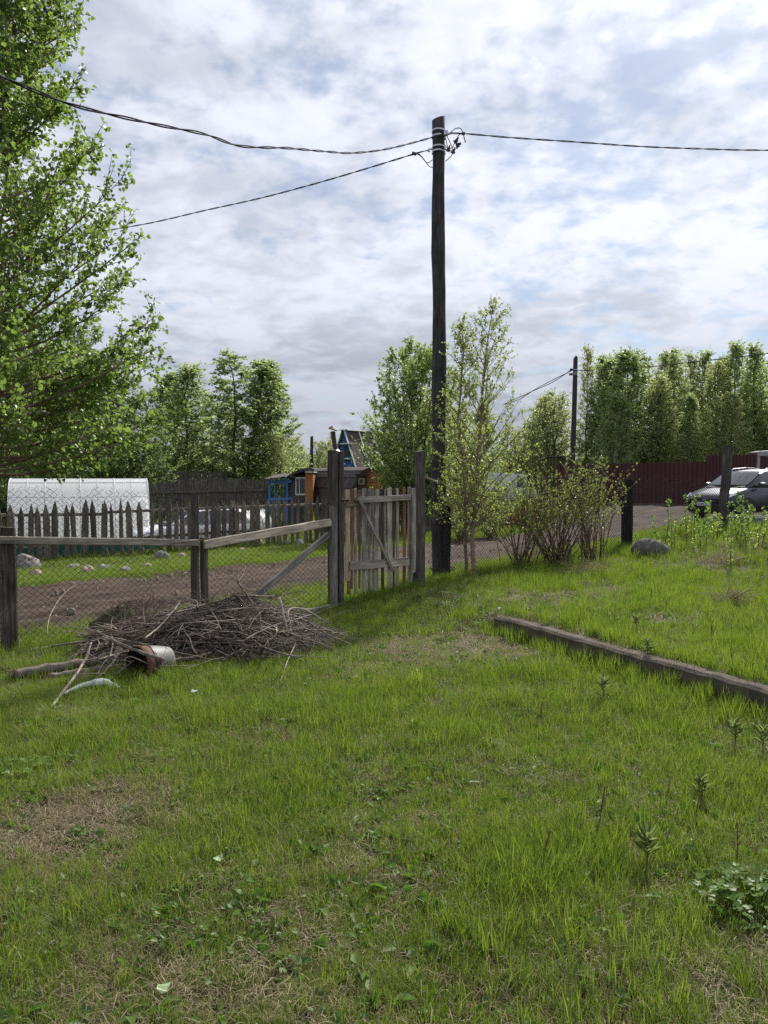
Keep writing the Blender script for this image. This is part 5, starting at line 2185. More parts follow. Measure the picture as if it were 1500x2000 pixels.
stick_thing('branch', [gp_(205, 1246, 0.25), gp_(260, 1268, 0.24), gp_(300, 1282, 0.24), gp_(320, 1288, 0.24)], 0.017, 0.012, 'log_bark', 'dark crooked branch lying over the bucket')
stick_thing('branch', [gp_(322, 1292, 0.10), gp_(380, 1284, 0.10), gp_(412, 1276, 0.11)], 0.017, 0.017, 'stick_brown', 'short sawn brown stick with pale cut end on the pile')
stick_thing('branch', [gp_(284, 1246, 0.34), gp_(310, 1225, 0.36), gp_(336, 1196, 0.42), gp_(350, 1178, 0.46)], 0.007, 0.004, 'stick_pale', 'pale straight twig leaning up from the middle of the pile')
stick_thing('branch', [gp_(590, 1212, 0.20), gp_(620, 1222, 0.14), gp_(650, 1234, 0.08), gp_(680, 1242, 0.03)], 0.011, 0.006, 'stick_pale', 'pale branch reaching out of the pile toward the gate', side=[(0.3, tuple(gp_(632, 1262, 0.04)), 0.005), (0.6, tuple(gp_(668, 1232, 0.08)), 0.004)])
stick_thing('branch', [gp_(480, 1250, 0.22), gp_(520, 1228, 0.26), gp_(570, 1212, 0.28), gp_(625, 1196, 0.24)], 0.012, 0.007, 'stick_grey', 'grey branch lying along the top of the pile to the gate post')
stick_thing('branch', [gp_(463, 1122, 0.80), gp_(466, 1140, 0.72), gp_(484, 1165, 0.55), gp_(496, 1190, 0.42)], 0.009, 0.006, 'stick_grey', 'twisted upright branch standing out of the pile before the brace', side=[(0.25, tuple(gp_(480, 1108, 0.82)), 0.004), (0.45, tuple(gp_(500, 1150, 0.62)), 0.005)])
stick_thing('branch', [gp_(545, 1168, 0.50), gp_(551, 1190, 0.40), gp_(556, 1212, 0.30), gp_(563, 1235, 0.2)], 0.014, 0.010, 'stick_pale', 'knobbly pale branch standing up near the end of the pile', side=[(0.3, tuple(gp_(530, 1185, 0.42)), 0.006)])
stick_thing('branch', [gp_(560, 1243, 0.18), gp_(568, 1222, 0.26), gp_(562, 1200, 0.36), gp_(572, 1188, 0.40), gp_(600, 1192, 0.36), gp_(640, 1218, 0.2)], 0.010, 0.006, 'stick_pale', 'hooked pale branch curving over the pile')
stick_thing('branch', [gp_(92, 1238, 0.16), gp_(97, 1205, 0.30), gp_(118, 1168, 0.45), gp_(150, 1142, 0.55), gp_(205, 1134, 0.55)], 0.0045, 0.002, 'stick_pale', 'thin bowed pale twig arching in front of the chain-link mesh')
stick_thing('branch', [gp_(548, 1330, 0.02), gp_(562, 1290, 0.05), gp_(578, 1256, 0.12)], 0.006, 0.004, 'stick_pale', 'straight pale stick leaning on the front of the pile')

# moss and dry grass hump at the left end of the pile
g = np.random.default_rng(8)
hp = at(236, 1205, 7.45)
b_ = MB()
rings = []
for i in range(9):
    th = math.pi / 2 * i / 8
    rings.append([(hp[0] + math.cos(th) ** 1.2 * 0.34 * (1 + 0.2 * math.sin(3 * a_) + g.normal(0, 0.12)) * math.cos(a_), hp[1] + math.cos(th) ** 1.2 * 0.28 * (1 + g.normal(0, 0.12)) * math.sin(a_), 0.02 + (0.33 * math.sin(th)) * (1 + g.normal(0, 0.05)))
                  for a_ in np.linspace(0, 2 * math.pi, 16, endpoint=False)])
b_.loft(rings)
o = b_.obj('moss_hump', 'moss', None, None, True)
tag(o, 'mossy sod hump heaped at the end of the brush pile', 'sod')
st_ = []
for i in range(420):
    a_ = g.uniform(0, 6.28)
    rr = 0.30 * math.sqrt(g.random())
    x, y = hp[0] + 0.22 + rr * 1.3 * math.cos(a_), hp[1] - 0.02 + rr * math.sin(a_)
    z = 0.30 + 0.18 * (1 - (rr / 0.3) ** 2)
    L = g.uniform(0.08, 0.22)
    d = unit(np.array([g.normal(0.2, 0.6), g.normal(-0.2, 0.6), g.normal(0.1, 0.4)]))
    p0 = np.array([x, y, z - 0.03])
    st_.append((np.stack([p0, p0 + d * L * 0.5, p0 + d * L + np.array([0, 0, -0.04])]), np.array([0.0018, 0.0015, 0.0008])))
o = tubes_obj('dry_grass', st_, 3, 'stick_brown', None, False)
tag(o, 'matted brown dry grass thrown on the brush pile', 'dry grass', None, 'stuff')

# ------------------------------------------------------------------ bucket
def build_bucket():
    mouth = Vector(at(267, 1307, 6.12))
    tail = Vector(at(322, 1312, 6.30))
    zg = gz(mouth.x, mouth.y)
    mouth.z = zg + 0.112
    tail.z = zg + 0.095
    ax = (Vector((0.60, 0.78, -0.05))).normalized()
    Lb = 0.30
    root = empty('bucket', (mouth.x, mouth.y, zg), 'rusty tipped-over bucket with grey bottom half lying in the pile', 'bucket')
    u = ax.cross(Vector((0, 0, 1))).normalized()
    w = u.cross(ax)

    def ring(s_, r_, n=28):
        c_ = mouth + ax * s_
        return [tuple(c_ + (u * math.cos(a_) + w * math.sin(a_)) * r_) for a_ in np.linspace(0, 2 * math.pi, n, endpoint=False)]
    b_ = MB()
    b_.loft([ring(0.0, 0.146), ring(0.005, 0.151), ring(0.06, 0.147), ring(0.085, 0.145)], False)
    b_.obj('rim_band', 'bucket_rust', root, None, True)
    b_ = MB()
    b_.loft([ring(0.085, 0.150), ring(0.10, 0.151), ring(0.108, 0.143)], False)
    b_.obj('hoop', 'black_plastic', root, None, True)
    b_ = MB()
    b_.loft([ring(0.10, 0.143), ring(0.16, 0.135), ring(0.22, 0.125), ring(Lb, 0.108), ring(Lb + 0.004, 0.06), ring(Lb + 0.004, 0.005)], False)
    b_.obj('body', 'bucket_grey', root, None, True)
    b_ = MB()
    b_.loft([ring(0.0, 0.146), ring(0.10, 0.139), ring(Lb - 0.02, 0.105), ring(Lb - 0.02, 0.005)], False)
    b_.obj('inside', 'bucket_inside', root, None, True)
    b_ = MB()
    c_ = mouth + ax * 0.13
    b_.box(c_ + u * 0.135 + w * 0.02, (0.03, 0.03, 0.05))
    b_.obj('handle_lug', 'iron', root)
    b_ = MB()
    pts = [mouth + ax * 0.12 + u * 0.15 * math.cos(a_) - w * 0.05 - ax * 0.17 * math.sin(a_) + w * 0.12 * math.sin(a_) for a_ in np.linspace(0, math.pi, 18)]
    b_.tube(pts, 0.004, 5)
    b_.obj('handle', 'stick_pale', root)


build_bucket()
# crumpled strip of white film on the grass
b_ = MB()
rings = []
keys = curve_pts([G(125, 1366), G(160, 1352), G(198, 1345), G(215, 1347), G(232, 1352)], 18)
g = random.Random(5)
for i, p_ in enumerate(keys):
    f = i / 18
    w_ = 0.010 + 0.030 * math.sin(math.pi * min(1, f * 1.1)) ** 0.7
    zz = gz(p_.x, p_.y)
    prof = []
    for k in range(7):
        a_ = k / 6 * 2 - 1
        prof.append((p_.x + 0.01 * g.uniform(-1, 1), p_.y + a_ * w_, zz + 0.040 + 0.020 * math.cos(a_ * 2.2) * math.sin(math.pi * f) + g.uniform(-0.006, 0.006)))
    prof2 = [(x, y, z - 0.006) for x, y, z in reversed(prof)]
    rings.append(prof + prof2)
b_.loft(rings)
tag(b_.obj('plastic_strip', 'white_film', None, None, True), 'crumpled strip of white plastic lying on the grass before the bucket', 'plastic')

# ================================================================== TREES
# ---- big birch at the yard corner
def prof_near(f, H=8.4):
    z = f * H
    return float(np.interp(z, [1.2, 1.5, 2.0, 2.7, 3.3, 3.8, 4.3, 4.75, 5.6, 6.8, 8.4], [0.55, 0.85, 1.28, 1.38, 1.30, 1.16, 0.96, 0.74, 0.66, 0.45, 0.1]))


data = grow_tree(101, 8.4, prof_near, 0.232, 0.058, 240, 17, 18, 0.043, rise=0.75, twl=0.38, lean=(0.25, 0.0), jit=0.02, topfac=1.25, wid=0.40)
mm = tree_meshes('near_birch', data, 'birch_bark', 'leaf_near')
place_tree(mm, (-3.36, 6.35, gz(-3.36, 6.35)), 'large leafy birch rising beside the corner post of the yard fence')
# ---- two birch saplings by the pole
def prof_sap(f):
    return float(np.interp(f, [0.1, 0.25, 0.45, 0.62, 0.8, 0.92, 1.0], [0.35, 0.62, 0.80, 0.66, 0.42, 0.24, 0.05]))


q_ = G(927, 1128)
data = grow_tree(202, 4.0, lambda f: 1.12 * prof_sap(f), 0.22, 0.032, 72, 8, 10, 0.035, rise=1.15, twl=0.30, lean=(0.22, 0), jit=0.022, wid=0.42)
place_tree(tree_meshes('sapling', data, 'birch_bark', 'leaf_sapling'), (q_[0], q_[1], gz(q_[0], q_[1])), 'taller slim birch sapling with reddish trunk beside the utility pole', name='birch_sapling')
q_ = G(909, 1128)
data = grow_tree(203, 3.8, lambda f: 0.58 * prof_sap(f), 0.24, 0.024, 46, 8, 9, 0.036, rise=1.2, twl=0.28, lean=(-0.08, 0), jit=0.022, wid=0.42)
place_tree(tree_meshes('sapling', data, 'birch_bark', 'leaf_sapling'), (q_[0], q_[1], gz(q_[0], q_[1])), 'thinner birch sapling squeezed between the utility pole and its taller neighbour', name='birch_sapling')

# ---- willow bushes
def bush_data(seed, H, W, nst, lsize, nlf, back=0.0, leaf0=0.35):
    g = np.random.default_rng(seed)
    paths, LP, LD = [], [], []
    for i in range(nst):
        az = g.uniform(0, 2 * math.pi)
        sp = W * math.sqrt(g.random())
        hh = H * g.uniform(0.65, 1.05) * (1 - 0.25 * (sp / W) ** 2)
        b0 = np.array([g.normal(0, 0.10), g.normal(0, 0.08), -0.05])
        tip = np.array([sp * math.cos(az), sp * math.sin(az) * 0.8, hh])
        mid = b0 * 0.35 + tip * 0.65 + np.array([0, 0, -0.12 * hh])
        n = 8
        u = np.linspace(0, 1, n)[:, None]
        pts = (1 - u) ** 2 * b0 + 2 * u * (1 - u) * (b0 * 0.6 + mid * 0.4 + np.array([0, 0, 0.1])) + u ** 2 * tip + g.normal(0, 0.012, (n, 3))
        paths.append((pts, np.linspace(g.uniform(0.007, 0.016), 0.003, n)))
        for j in range(9):
            uu = leaf0 + (1 - leaf0) * (j + g.random()) / 9
            p_ = np.array([np.interp(uu, u[:, 0], pts[:, k]) for k in range(3)])
            dv = unit(unit(tip - b0) * 0.8 + g.normal(0, 0.6, 3) + np.array([0, 0, 0.3]))
            tl = g.uniform(0.12, 0.34)
            e = p_ + dv * tl
            paths.append((np.stack([p_, (p_ + e) / 2 + g.normal(0, 0.01, 3), e]), np.array([0.003, 0.0022, 0.0014])))
            m_ = max(1, int(nlf * g.uniform(0.5, 1.4) * (0.35 + 0.9 * uu)))
            q = g.random(m_)
            LP.append(p_ + (e - p_) * q[:, None] + g.normal(0, 0.010, (m_, 3)))
            LD.append(dv * 0.9 + g.normal(0, 0.55, (m_, 3)) + np.array([0, 0, 0.25]))
    LP = np.concatenate(LP)
    LD = np.concatenate(LD)
    S = lsize * g.uniform(0.6, 1.3, len(LP))
    return tubes_np(paths, 4), leaves_np(LP, LD, S, 'leaf', 0.36, seed)


for i, (px, py, H, W, nst, lab) in enumerate((
        (1088, 1108, 1.95, 1.25, 62, 'broad fan-shaped willow bush with bare lower stems behind the raised bed'),
        (1160, 1100, 1.85, 0.62, 30, 'narrower willow bush leaning on the black fence post'),
        (1018, 1112, 1.55, 0.75, 30, 'low thin willow bush between the saplings and the broad bush'))):
    q_ = G(px, py)
    d_ = bush_data(300 + i, H, W, nst, 0.036, 5, leaf0=0.55)
    place_tree(tree_meshes('willow', d_, 'bark_willow', 'leaf_willow'), (q_[0], q_[1], gz(q_[0], q_[1])), lab, 'shrub', name='willow_bush', crown_name='foliage')

# ---- dense tree before the bathhouse
def prof_mid(f):
    return float(np.interp(f, [0.05, 0.2, 0.38, 0.52, 0.7, 0.88, 1.0], [0.45, 0.8, 1.25, 1.85, 1.5, 0.75, 0.1]))


q_ = at(802, 1000, 25.0)
data = grow_tree(411, 5.95, prof_mid, 0.12, 0.05, 260, 11, 16, 0.082, rise=1.1, twl=0.5, lean=(0.2, 0), jit=0.03, wid=0.36, stems=4, spread=0.9, quad=True)
place_tree(tree_meshes('dense', data, 'bark_dark', 'leaf_mid'), (q_[0], q_[1], gz(q_[0], q_[1])), 'dense many-stemmed tree in front of the orange bathhouse', name='willow_tree')
q_ = at(728, 1000, 33.0)
data = grow_tree(412, 4.9, lambda f: 0.75 * prof_mid(f), 0.2, 0.05, 60, 7, 5, 0.07, rise=1.2, twl=0.5, jit=0.03, wid=0.34, quad=True)
place_tree(tree_meshes('thin', data, 'bark_dark', 'leaf_mid'), (q_[0], q_[1], gz(q_[0], q_[1])), 'sparse slim tree beside the roof of the blue house', name='birch_tree')

# ---- far birches: a few kinds, then copies
def prof_a(f):
    return float(np.interp(f, [0.08, 0.25, 0.5, 0.75, 0.93, 1.0], [0.9, 1.45, 1.45, 0.95, 0.4, 0.06]))


def prof_slim(f):
    return float(np.interp(f, [0.1, 0.3, 0.55, 0.8, 1.0], [0.55, 0.85, 0.78, 0.48, 0.05]))


def prof_round(f):
    return float(np.interp(f, [0.05, 0.2, 0.5, 0.8, 1.0], [1.2, 1.7, 1.8, 1.25, 0.25]))


KIND = {}
for nm, sd_, H, pr, z0, nb, nt, nl, ls, dr, leaf, bark, st_n, sprd in (
        ('drooping', 501, 8.0, prof_a, 0.07, 170, 10, 16, 0.092, 0.35, 'leaf_far', 'bark_dark', 2, 0.9),
        ('upright', 502, 8.0, prof_a, 0.06, 170, 10, 16, 0.092, 0.05, 'leaf_far', 'bark_white', 1, 0),
        ('slim', 503, 8.0, prof_slim, 0.10, 120, 9, 12, 0.09, 0.10, 'leaf_far', 'bark_dark', 1, 0),
        ('pale', 504, 8.0, prof_a, 0.06, 160, 10, 14, 0.09, 0.15, 'leaf_far_pale', 'bark_dark', 2, 0.7),
        ('round', 505, 6.0, prof_round, 0.04, 190, 10, 14, 0.09, 0.05, 'leaf_far_pale', 'bark_dark', 4, 1.2),
        ('slimpale', 506, 8.0, prof_slim, 0.12, 105, 8, 11, 0.09, 0.10, 'leaf_far_pale', 'bark_dark', 1, 0),
        ('dark', 507, 7.0, prof_round, 0.04, 190, 10, 14, 0.10, 0.05, 'leaf_far_dark', 'bark_dark', 3, 1.0)):
    KIND[nm] = tree_meshes(nm, grow_tree(sd_, H, pr, z0, 0.075, nb, nt, nl, ls, rise=0.95, twl=0.6, droop=dr, jit=0.05, quad=True, wid=0.42, stems=st_n, spread=sprd), bark, leaf) + (H,)


def far_tree(kind, px, ytop, Y, label, group=None, wide=1.0, rot=None, name='birch_tree'):
    q_ = at(px, ytop, Y)
    zg = gz(q_[0], q_[1])
    H = q_[2] - zg
    me = KIND[kind]
    o = place_tree(me[:2], (q_[0], q_[1], zg - 0.05), label, 'tree', group, rot if rot is not None else rnd.uniform(0, 6.28), wide * (0.55 + 0.45 * H / me[2]), name=name, scz=H / me[2])
    return o


L1 = 'birches behind the plank fence'
far_tree('drooping', 470, 694, 41, 'tall drooping birch rising above the grey plank fence', L1, 1.65)
far_tree('upright', 515, 712, 43, 'leafy birch standing close beside the tall drooping birch', L1, 1.3)
far_tree('slim', 368, 716, 42, 'slim upright birch between the greenhouse and the drooping birch', L1, 1.9)
far_tree('drooping', 420, 770, 46, 'lower birch filling in behind the plank fence', L1, 1.1)
far_tree('upright', 325, 735, 44, 'birch just behind the end of the greenhouse', L1, 1.3)
far_tree('pale', 540, 850, 40, 'low bushy birch at the end of the plank fence', L1, 0.75)
L2 = 'dark trees behind the greenhouse'
for k, (px, yt, Y) in enumerate(((20, 690, 33), (105, 705, 31), (190, 700, 33), (262, 770, 34), (-60, 660, 34), (60, 640, 44), (160, 650, 46))):
    far_tree('dark', px, yt, Y, 'dark dense tree in the row behind the greenhouse', L2, 0.95, name='dense_tree')
L3 = 'low trees near the bare pole'
for k, (px, yt, Y) in enumerate(((566, 856, 52), (590, 872, 58), (625, 862, 62), (648, 846, 66), (545, 880, 66), (605, 886, 70), (700, 880, 70))):
    far_tree('slimpale' if k % 2 else 'round', px, yt, Y, 'small distant tree near the bare pole', L3, 0.8)
L4 = 'trees behind the maroon fence'
far_tree('round', 1085, 772, 47, 'rounded yellowish tree standing behind the olive shed', L4, 1.15)
far_tree('slimpale', 1146, 681, 44, 'very slim tall aspen right beside the far utility pole', L4, 0.75)
for k, (kd, px, yt, Y, wd) in enumerate((('slim', 1176, 700, 46, 1.1), ('upright', 1195, 705, 44, 1.25), ('upright', 1232, 690, 42, 1.4), ('drooping', 1266, 686, 46, 1.3),
                                         ('upright', 1212, 770, 40, 1.0), ('pale', 1288, 740, 42, 1.0))):
    far_tree(kd, px, yt, Y, 'bright green birch in the thick clump behind the low end of the maroon fence', L4, wd)
for k, (kd, px, yt, Y, wd) in enumerate((('slimpale', 1316, 692, 47, 1.0), ('slimpale', 1347, 694, 48, 1.0), ('slim', 1375, 690, 49, 1.1), ('pale', 1400, 710, 46, 0.9),
                                         ('upright', 1352, 775, 43, 0.8), ('pale', 1330, 760, 50, 1.0), ('pale', 1385, 770, 52, 1.1), ('slim', 1420, 700, 53, 1.1), ('slimpale', 1296, 700, 52, 1.0))):
    far_tree(kd, px, yt, Y, 'slim spring birch behind the middle of the maroon fence', L4, wd)
for k, (kd, px, yt, Y, wd) in enumerate((('slim', 1440, 672, 46, 1.15), ('slim', 1476, 676, 48, 1.15), ('upright', 1460, 745, 50, 1.0), ('pale', 1425, 770, 43, 0.9), ('drooping', 1498, 700, 52, 1.0),
                                         ('upright', 1540, 690, 48, 1.0), ('pale', 1590, 700, 46, 1.0))):
    far_tree(kd, px, yt, Y, 'tall spire-topped birch behind the maroon gate', L4, wd)
far_tree('upright', 1062, 792, 50, 'leafy birch close beside the rounded yellowish tree', L4, 1.2)
far_tree('round', 1040, 830, 55, 'distant bush beyond the saplings and the olive shed', L4, 0.8)
L5 = 'trees along the far street'
for k, (px, yt, Y) in enumerate(((880, 800, 44), (940, 790, 46), (1000, 840, 50), (1030, 862, 62), (840, 780, 48))):
    far_tree('upright' if k % 2 else 'round', px, yt, Y, 'green tree half hidden behind the saplings', L5, 0.9)
# treeline that closes the view
V_, Q_ = [], []
g = np.random.default_rng(90)
n = 16000
aa = g.uniform(-0.75, 0.75, n)
rr = g.uniform(95, 150, n)
hh = (3.0 + 5.0 * fbm(aa * 30, rr * 0.02, 1.0, 3)) * g.random(n) ** 0.8 - 0.8
P_ = np.stack([np.sin(aa) * rr, np.cos(aa) * rr, hh], 1)
LV, LQ = leaves_np(P_, g.normal(size=(n, 3)), g.uniform(0.5, 1.2, n), 'quad', 0.5, 4)
me = mesh_np('distant_woods', LV, LQ)
me.materials.append(M('leaf_far_dark'))
tag(link(bpy.data.objects.new('distant_woods', me)), 'far-off band of dark woods on the horizon', 'woods', None, 'stuff')

# low shrubs behind the picket fence and along the far street
def small_bush(px, Y, H, W, leaf, lab, group, seed, lsz=0.05):
    q_ = at(px, 1000, Y)
    d_ = bush_data(seed, H, W, 26, lsz, 8, leaf0=0.1)
    place_tree(tree_meshes('bush', d_, 'bark_willow', leaf), (q_[0], q_[1], gz(q_[0], q_[1])), lab, 'shrub', group, name='garden_bush', crown_name='foliage')


small_bush(960, 22.5, 1.1, 0.8, 'leaf_sapling', 'light green bush on the verge behind the saplings', None, 601)
small_bush(905, 21.5, 0.9, 0.7, 'leaf_sapling', 'low leafy bush growing behind the utility pole', None, 602)
small_bush(1010, 30, 1.6, 1.2, 'leaf_weed', 'round bush beyond the red stems across the road', None, 603)
# red-stemmed plants
q_ = at(1015, 1000, 27.0)
st_ = []
g = np.random.default_rng(66)
for i in range(420):
    x = q_[0] + g.uniform(-0.65, 0.75)
    y = q_[1] + g.uniform(-0.3, 0.3)
    z = gz(x, y)
    h = g.uniform(0.35, 0.7) + 0.2 * (x - q_[0])
    st_.append((np.array([[x, y, z], [x + g.normal(0, 0.05), y + g.normal(0, 0.05), z + h * 0.6], [x + g.normal(0, 0.1), y + g.normal(0, 0.1), z + h]]), np.array([0.008, 0.007, 0.004])))
tag(tubes_obj('red_stems', st_, 3, 'red_stems', None, False), 'patch of rust-red dry stems across the road beyond the bushes', 'stems', None, 'stuff')

# ---- raspberry canes and young shoots on the bank by the car
def cane(seed, H, lsize, nl):
    g = np.random.default_rng(seed)
    b0 = np.array([0, 0, -0.05])
    tip = np.array([g.normal(0, 0.16), g.normal(0, 0.12), H])
    n = 6
    u = np.linspace(0, 1, n)[:, None]
    pts = b0 + (tip - b0) * u + g.normal(0, 0.012, (n, 3)) * u
    paths = [(pts, np.linspace(0.007, 0.002, n))]
    LP, LD = [], []
    for k in range(nl):
        f = 0.30 + 0.70 * (k + g.random()) / nl
        p_ = np.array([np.interp(f, u[:, 0], pts[:, j]) for j in range(3)])
        m_ = g.integers(3, 7)
        LP.append(p_ + g.normal(0, 0.018, (m_, 3)))
        d = g.normal(0, 0.8, (m_, 3))
        d[:, 2] += 0.35
        LD.append(d)
    LP, LD = np.concatenate(LP), np.concatenate(LD)
    return tubes_np(paths, 4), leaves_np(LP, LD, lsize * g.uniform(0.6, 1.3, len(LP)), 'leaf', 0.42, seed)


CANE = [tree_meshes('cane', cane(700 + k, (0.9, 0.55, 0.75, 0.42, 0.65)[k], 0.048, (6, 9, 8, 8, 5)[k]), 'weed_stalk', 'leaf_sapling' if k % 2 else 'leaf_weed') for k in range(5)]
gI = random.Random(50)
spots = []
for k in range(34):
    px = gI.uniform(1325, 1520)
    spots.append((px, gI.uniform(1045, 1072) + 0.02 * abs(px - 1400)))
spots += [(1295, 1080), (1303, 1074), (1310, 1078), (1288, 1078), (1352, 1080), (1370, 1085), (1426, 1110), (1430, 1112), (1495, 1100), (1470, 1080), (1318, 1075), (1340, 1070)]
for k, (px, py) in enumerate(spots):
    q_ = G(px, py)
    if q_[1] > 17.5:
        q_ = at(px, py, 16.0 + gI.uniform(0, 1.0))
    place_tree(CANE[k % 5], (q_[0], q_[1], gz(q_[0], q_[1])), 'leafy green cane growing on the bank before the dark car', 'plant', 'leafy canes on the bank', gI.uniform(0, 6.28), gI.uniform(0.75, 1.25), name='leafy_cane', crown_name='foliage')

# ---- fireweed-like shoots on the lawn, dead stalks
def shoot(seed, H, nl, lsize):
    g = np.random.default_rng(seed)
    pts = np.array([[0, 0, -0.02], [g.normal(0, 0.006), g.normal(0, 0.006), H * 0.5], [g.normal(0, 0.015), g.normal(0, 0.015), H]])
    LP, LD, S = [], [], []
    for k in range(nl):
        f = 0.45 + 0.55 * k / nl
        a_ = k * 2.4
        LP.append([0, 0, H * f])
        LD.append([math.cos(a_), math.sin(a_), 0.25 + 1.3 * f])
        S.append(lsize * (1.15 - 0.5 * abs(f - 0.7)))
    return tubes_np([(pts, np.array([0.004, 0.0035, 0.002]))], 5), leaves_np(np.array(LP), np.array(LD, float), np.array(S), 'leaf', 0.09, seed)


SHOOT = [tree_meshes('shoot', shoot(800 + k, 0.16 + 0.02 * k, 20, 0.075), 'weed_stalk', 'leaf_greyweed') for k in range(3)]
for k, (px, py, s_, lab) in enumerate(((1262, 1700, 1.0, 'grey-green willowherb shoot standing on the lawn near the leafy clump'),
                                       (1178, 1368, 0.9, 'willowherb shoot in the lawn below the concrete kerb'), (1265, 1295, 0.9, 'willowherb shoot growing against the face of the kerb'),
                                       (1435, 1455, 0.95, 'willowherb shoot in the lawn at the end of the kerb'), (1490, 1470, 0.9, 'pair-leaf shoot beside the end of the kerb'),
                                       (1242, 1240, 0.9, 'pale shoot standing in the raised bed behind the kerb'), (1370, 1570, 0.8, 'small willowherb shoot in the lawn beyond the leafy clump'))):
    q_ = G(px, py)
    place_tree(SHOOT[k % 3], (q_[0], q_[1], gz(q_[0], q_[1])), lab, 'plant', None, k * 1.7, s_, name='willowherb', crown_name='leaves')
SB = MB()
g = random.Random(9)
SB.tube([(0, 0, -0.02), (0.006, 0, 0.08), (0.0, 0.008, 0.15)], [0.003, 0.0026, 0.0018], 5)
for k in range(10):
    a_ = g.uniform(0, 6.28)
    z_ = g.uniform(0.05, 0.15)
    SB.tube([(0, 0, z_), (0.014 * math.cos(a_), 0.014 * math.sin(a_), z_ + 0.015)], [0.002, 0.0008], 3)
STM = SB.mesh('stalk')
STM.materials.append(M('weed_stalk'))
for k, (px, py) in enumerate(((967, 1230), (1128, 1230), (1200, 1225), (1432, 1310), (1055, 1400), (1060, 1360), (898, 1200), (830, 1240), (700, 1250), (1300, 1200), (1270, 1190),
                              (1360, 1600), (1300, 1570), (1440, 1680), (1060, 1700), (1172, 1610), (1390, 1250), (1340, 1185), (760, 1260), (1245, 1245))):
    q_ = G(px, py)
    o = bpy.data.objects.new('dead_stalk', STM)
    COL.objects.link(o)
    o.location = (q_[0], q_[1], gz(q_[0], q_[1]))
    o.rotation_euler = (g.uniform(-0.15, 0.15), g.uniform(-0.15, 0.15), g.uniform(0, 6))
    s_ = g.uniform(0.8, 1.3)
    o.scale = (s_, s_, s_)
    tag(o, 'short brown dead stalk standing in the grass', 'stalk', 'dead stalks in the grass')

# ---- leafy clump near the camera on the right
def clump(seed, n, rad, lsz, h):
    g = np.random.default_rng(seed)
    paths, V_, Q_ = [], [], []
    k = 0
    for i in range(n):
        r_ = rad * math.sqrt(g.random())
        a_ = g.uniform(0, 6.28)
        x, y = r_ * math.cos(a_), r_ * math.sin(a_)
        z = h * g.uniform(0.4, 1.0) * (1 - 0.5 * (r_ / rad) ** 2)
        paths.append((np.array([[x * 0.5, y * 0.5, -0.02], [x * 0.8, y * 0.8, z * 0.6], [x, y, z]]), np.array([0.003, 0.0025, 0.002])))
        # lobed round blade
        m_ = 11
        s_ = lsz * g.uniform(0.6, 1.3)
        tilt = g.normal(0, 0.35, 2)
        P_ = [[x, y, z - 0.15 * s_]]
        for j in range(m_):
            aa_ = 2 * math.pi * (j + 0.2) / m_ * 0.93
            rr_ = s_ * (1.0 if j % 2 else 0.78)
            dx, dy = rr_ * math.cos(aa_ + a_), rr_ * math.sin(aa_ + a_)
            P_.append([x + dx, y + dy, z + dx * tilt[0] + dy * tilt[1] + g.normal(0, 0.05 * s_)])
        V_.append(np.array(P_))
        for j in range(m_ - 1):
            Q_.append([k, k + 1 + j, k + 2 + j])
        k += m_ + 1
    return tubes_np(paths, 3), np.concatenate(V_), np.array(Q_)


def place_clump(seed, px, py, n, rad, lsz, h, label):
    (TV, TQ), V_, T_ = clump(seed, n, rad, lsz, h)
    q_ = G(px, py)
    o = empty('leafy_clump', (q_[0], q_[1], gz(q_[0], q_[1])), label, 'plant')
    a = mesh_np('stems', TV, TQ)
    a.materials.append(M('leaf_weed'))
    c = mesh_np('leaves', V_, None, T_)
    c.materials.append(M('leaf_weed'))
    for nm, me in (('stems', a), ('leaves', c)):
        oo = bpy.data.objects.new(nm, me)
        COL.objects.link(oo)
        oo.parent = o


place_clump(1, 1475, 1770, 170, 0.23, 0.018, 0.12, 'clump of round lobed green leaves on the lawn near the kerb side')
place_clump(2, 430, 1800, 80, 0.30, 0.012, 0.05, 'low patch of small bright creeping leaves in the worn lawn')
place_clump(3, 500, 1855, 55, 0.22, 0.012, 0.05, 'second patch of small creeping leaves beside the first')
place_clump(4, 30, 1520, 70, 0.22, 0.022, 0.08, 'patch of broad weed leaves by the bare soil')
# a fallen pale petal-like leaf and pieces of paper
for k, (px, py, s_, mat_, lab) in enumerate(((425, 1697, 0.022, 'bud_leaf', 'single pale leaf lying on the lawn above the creeping patch'),
                                             (320, 1965, 0.024, 'bud_leaf', 'pale green leaf on bare ground in the worn lawn'),
                                             (380, 1361, 0.03, 'white_film', 'scrap of white paper in front of the brush pile'))):
    q_ = G(px, py)
    V_ = [[q_[0] + s_ * math.cos(a_) * (1 if j % 2 else 0.8), q_[1] + s_ * math.sin(a_), gz(q_[0], q_[1]) + 0.045 + 0.3 * s_ * math.sin(a_ * 2 + k)] for j, a_ in enumerate(np.linspace(0, 6.28, 8, endpoint=False))]
    b_ = MB()
    b_.add(V_ + [(x, y, z - 0.002) for x, y, z in V_], [tuple(range(8)), tuple(range(8, 16))[::-1]])
    tag(b_.obj('fallen_leaf' if k < 2 else 'paper_scrap', mat_), lab, 'leaf' if k < 2 else 'paper')

# ================================================================== GRASS
TUFTS = bpy.data.collections.new('grass_prototypes')


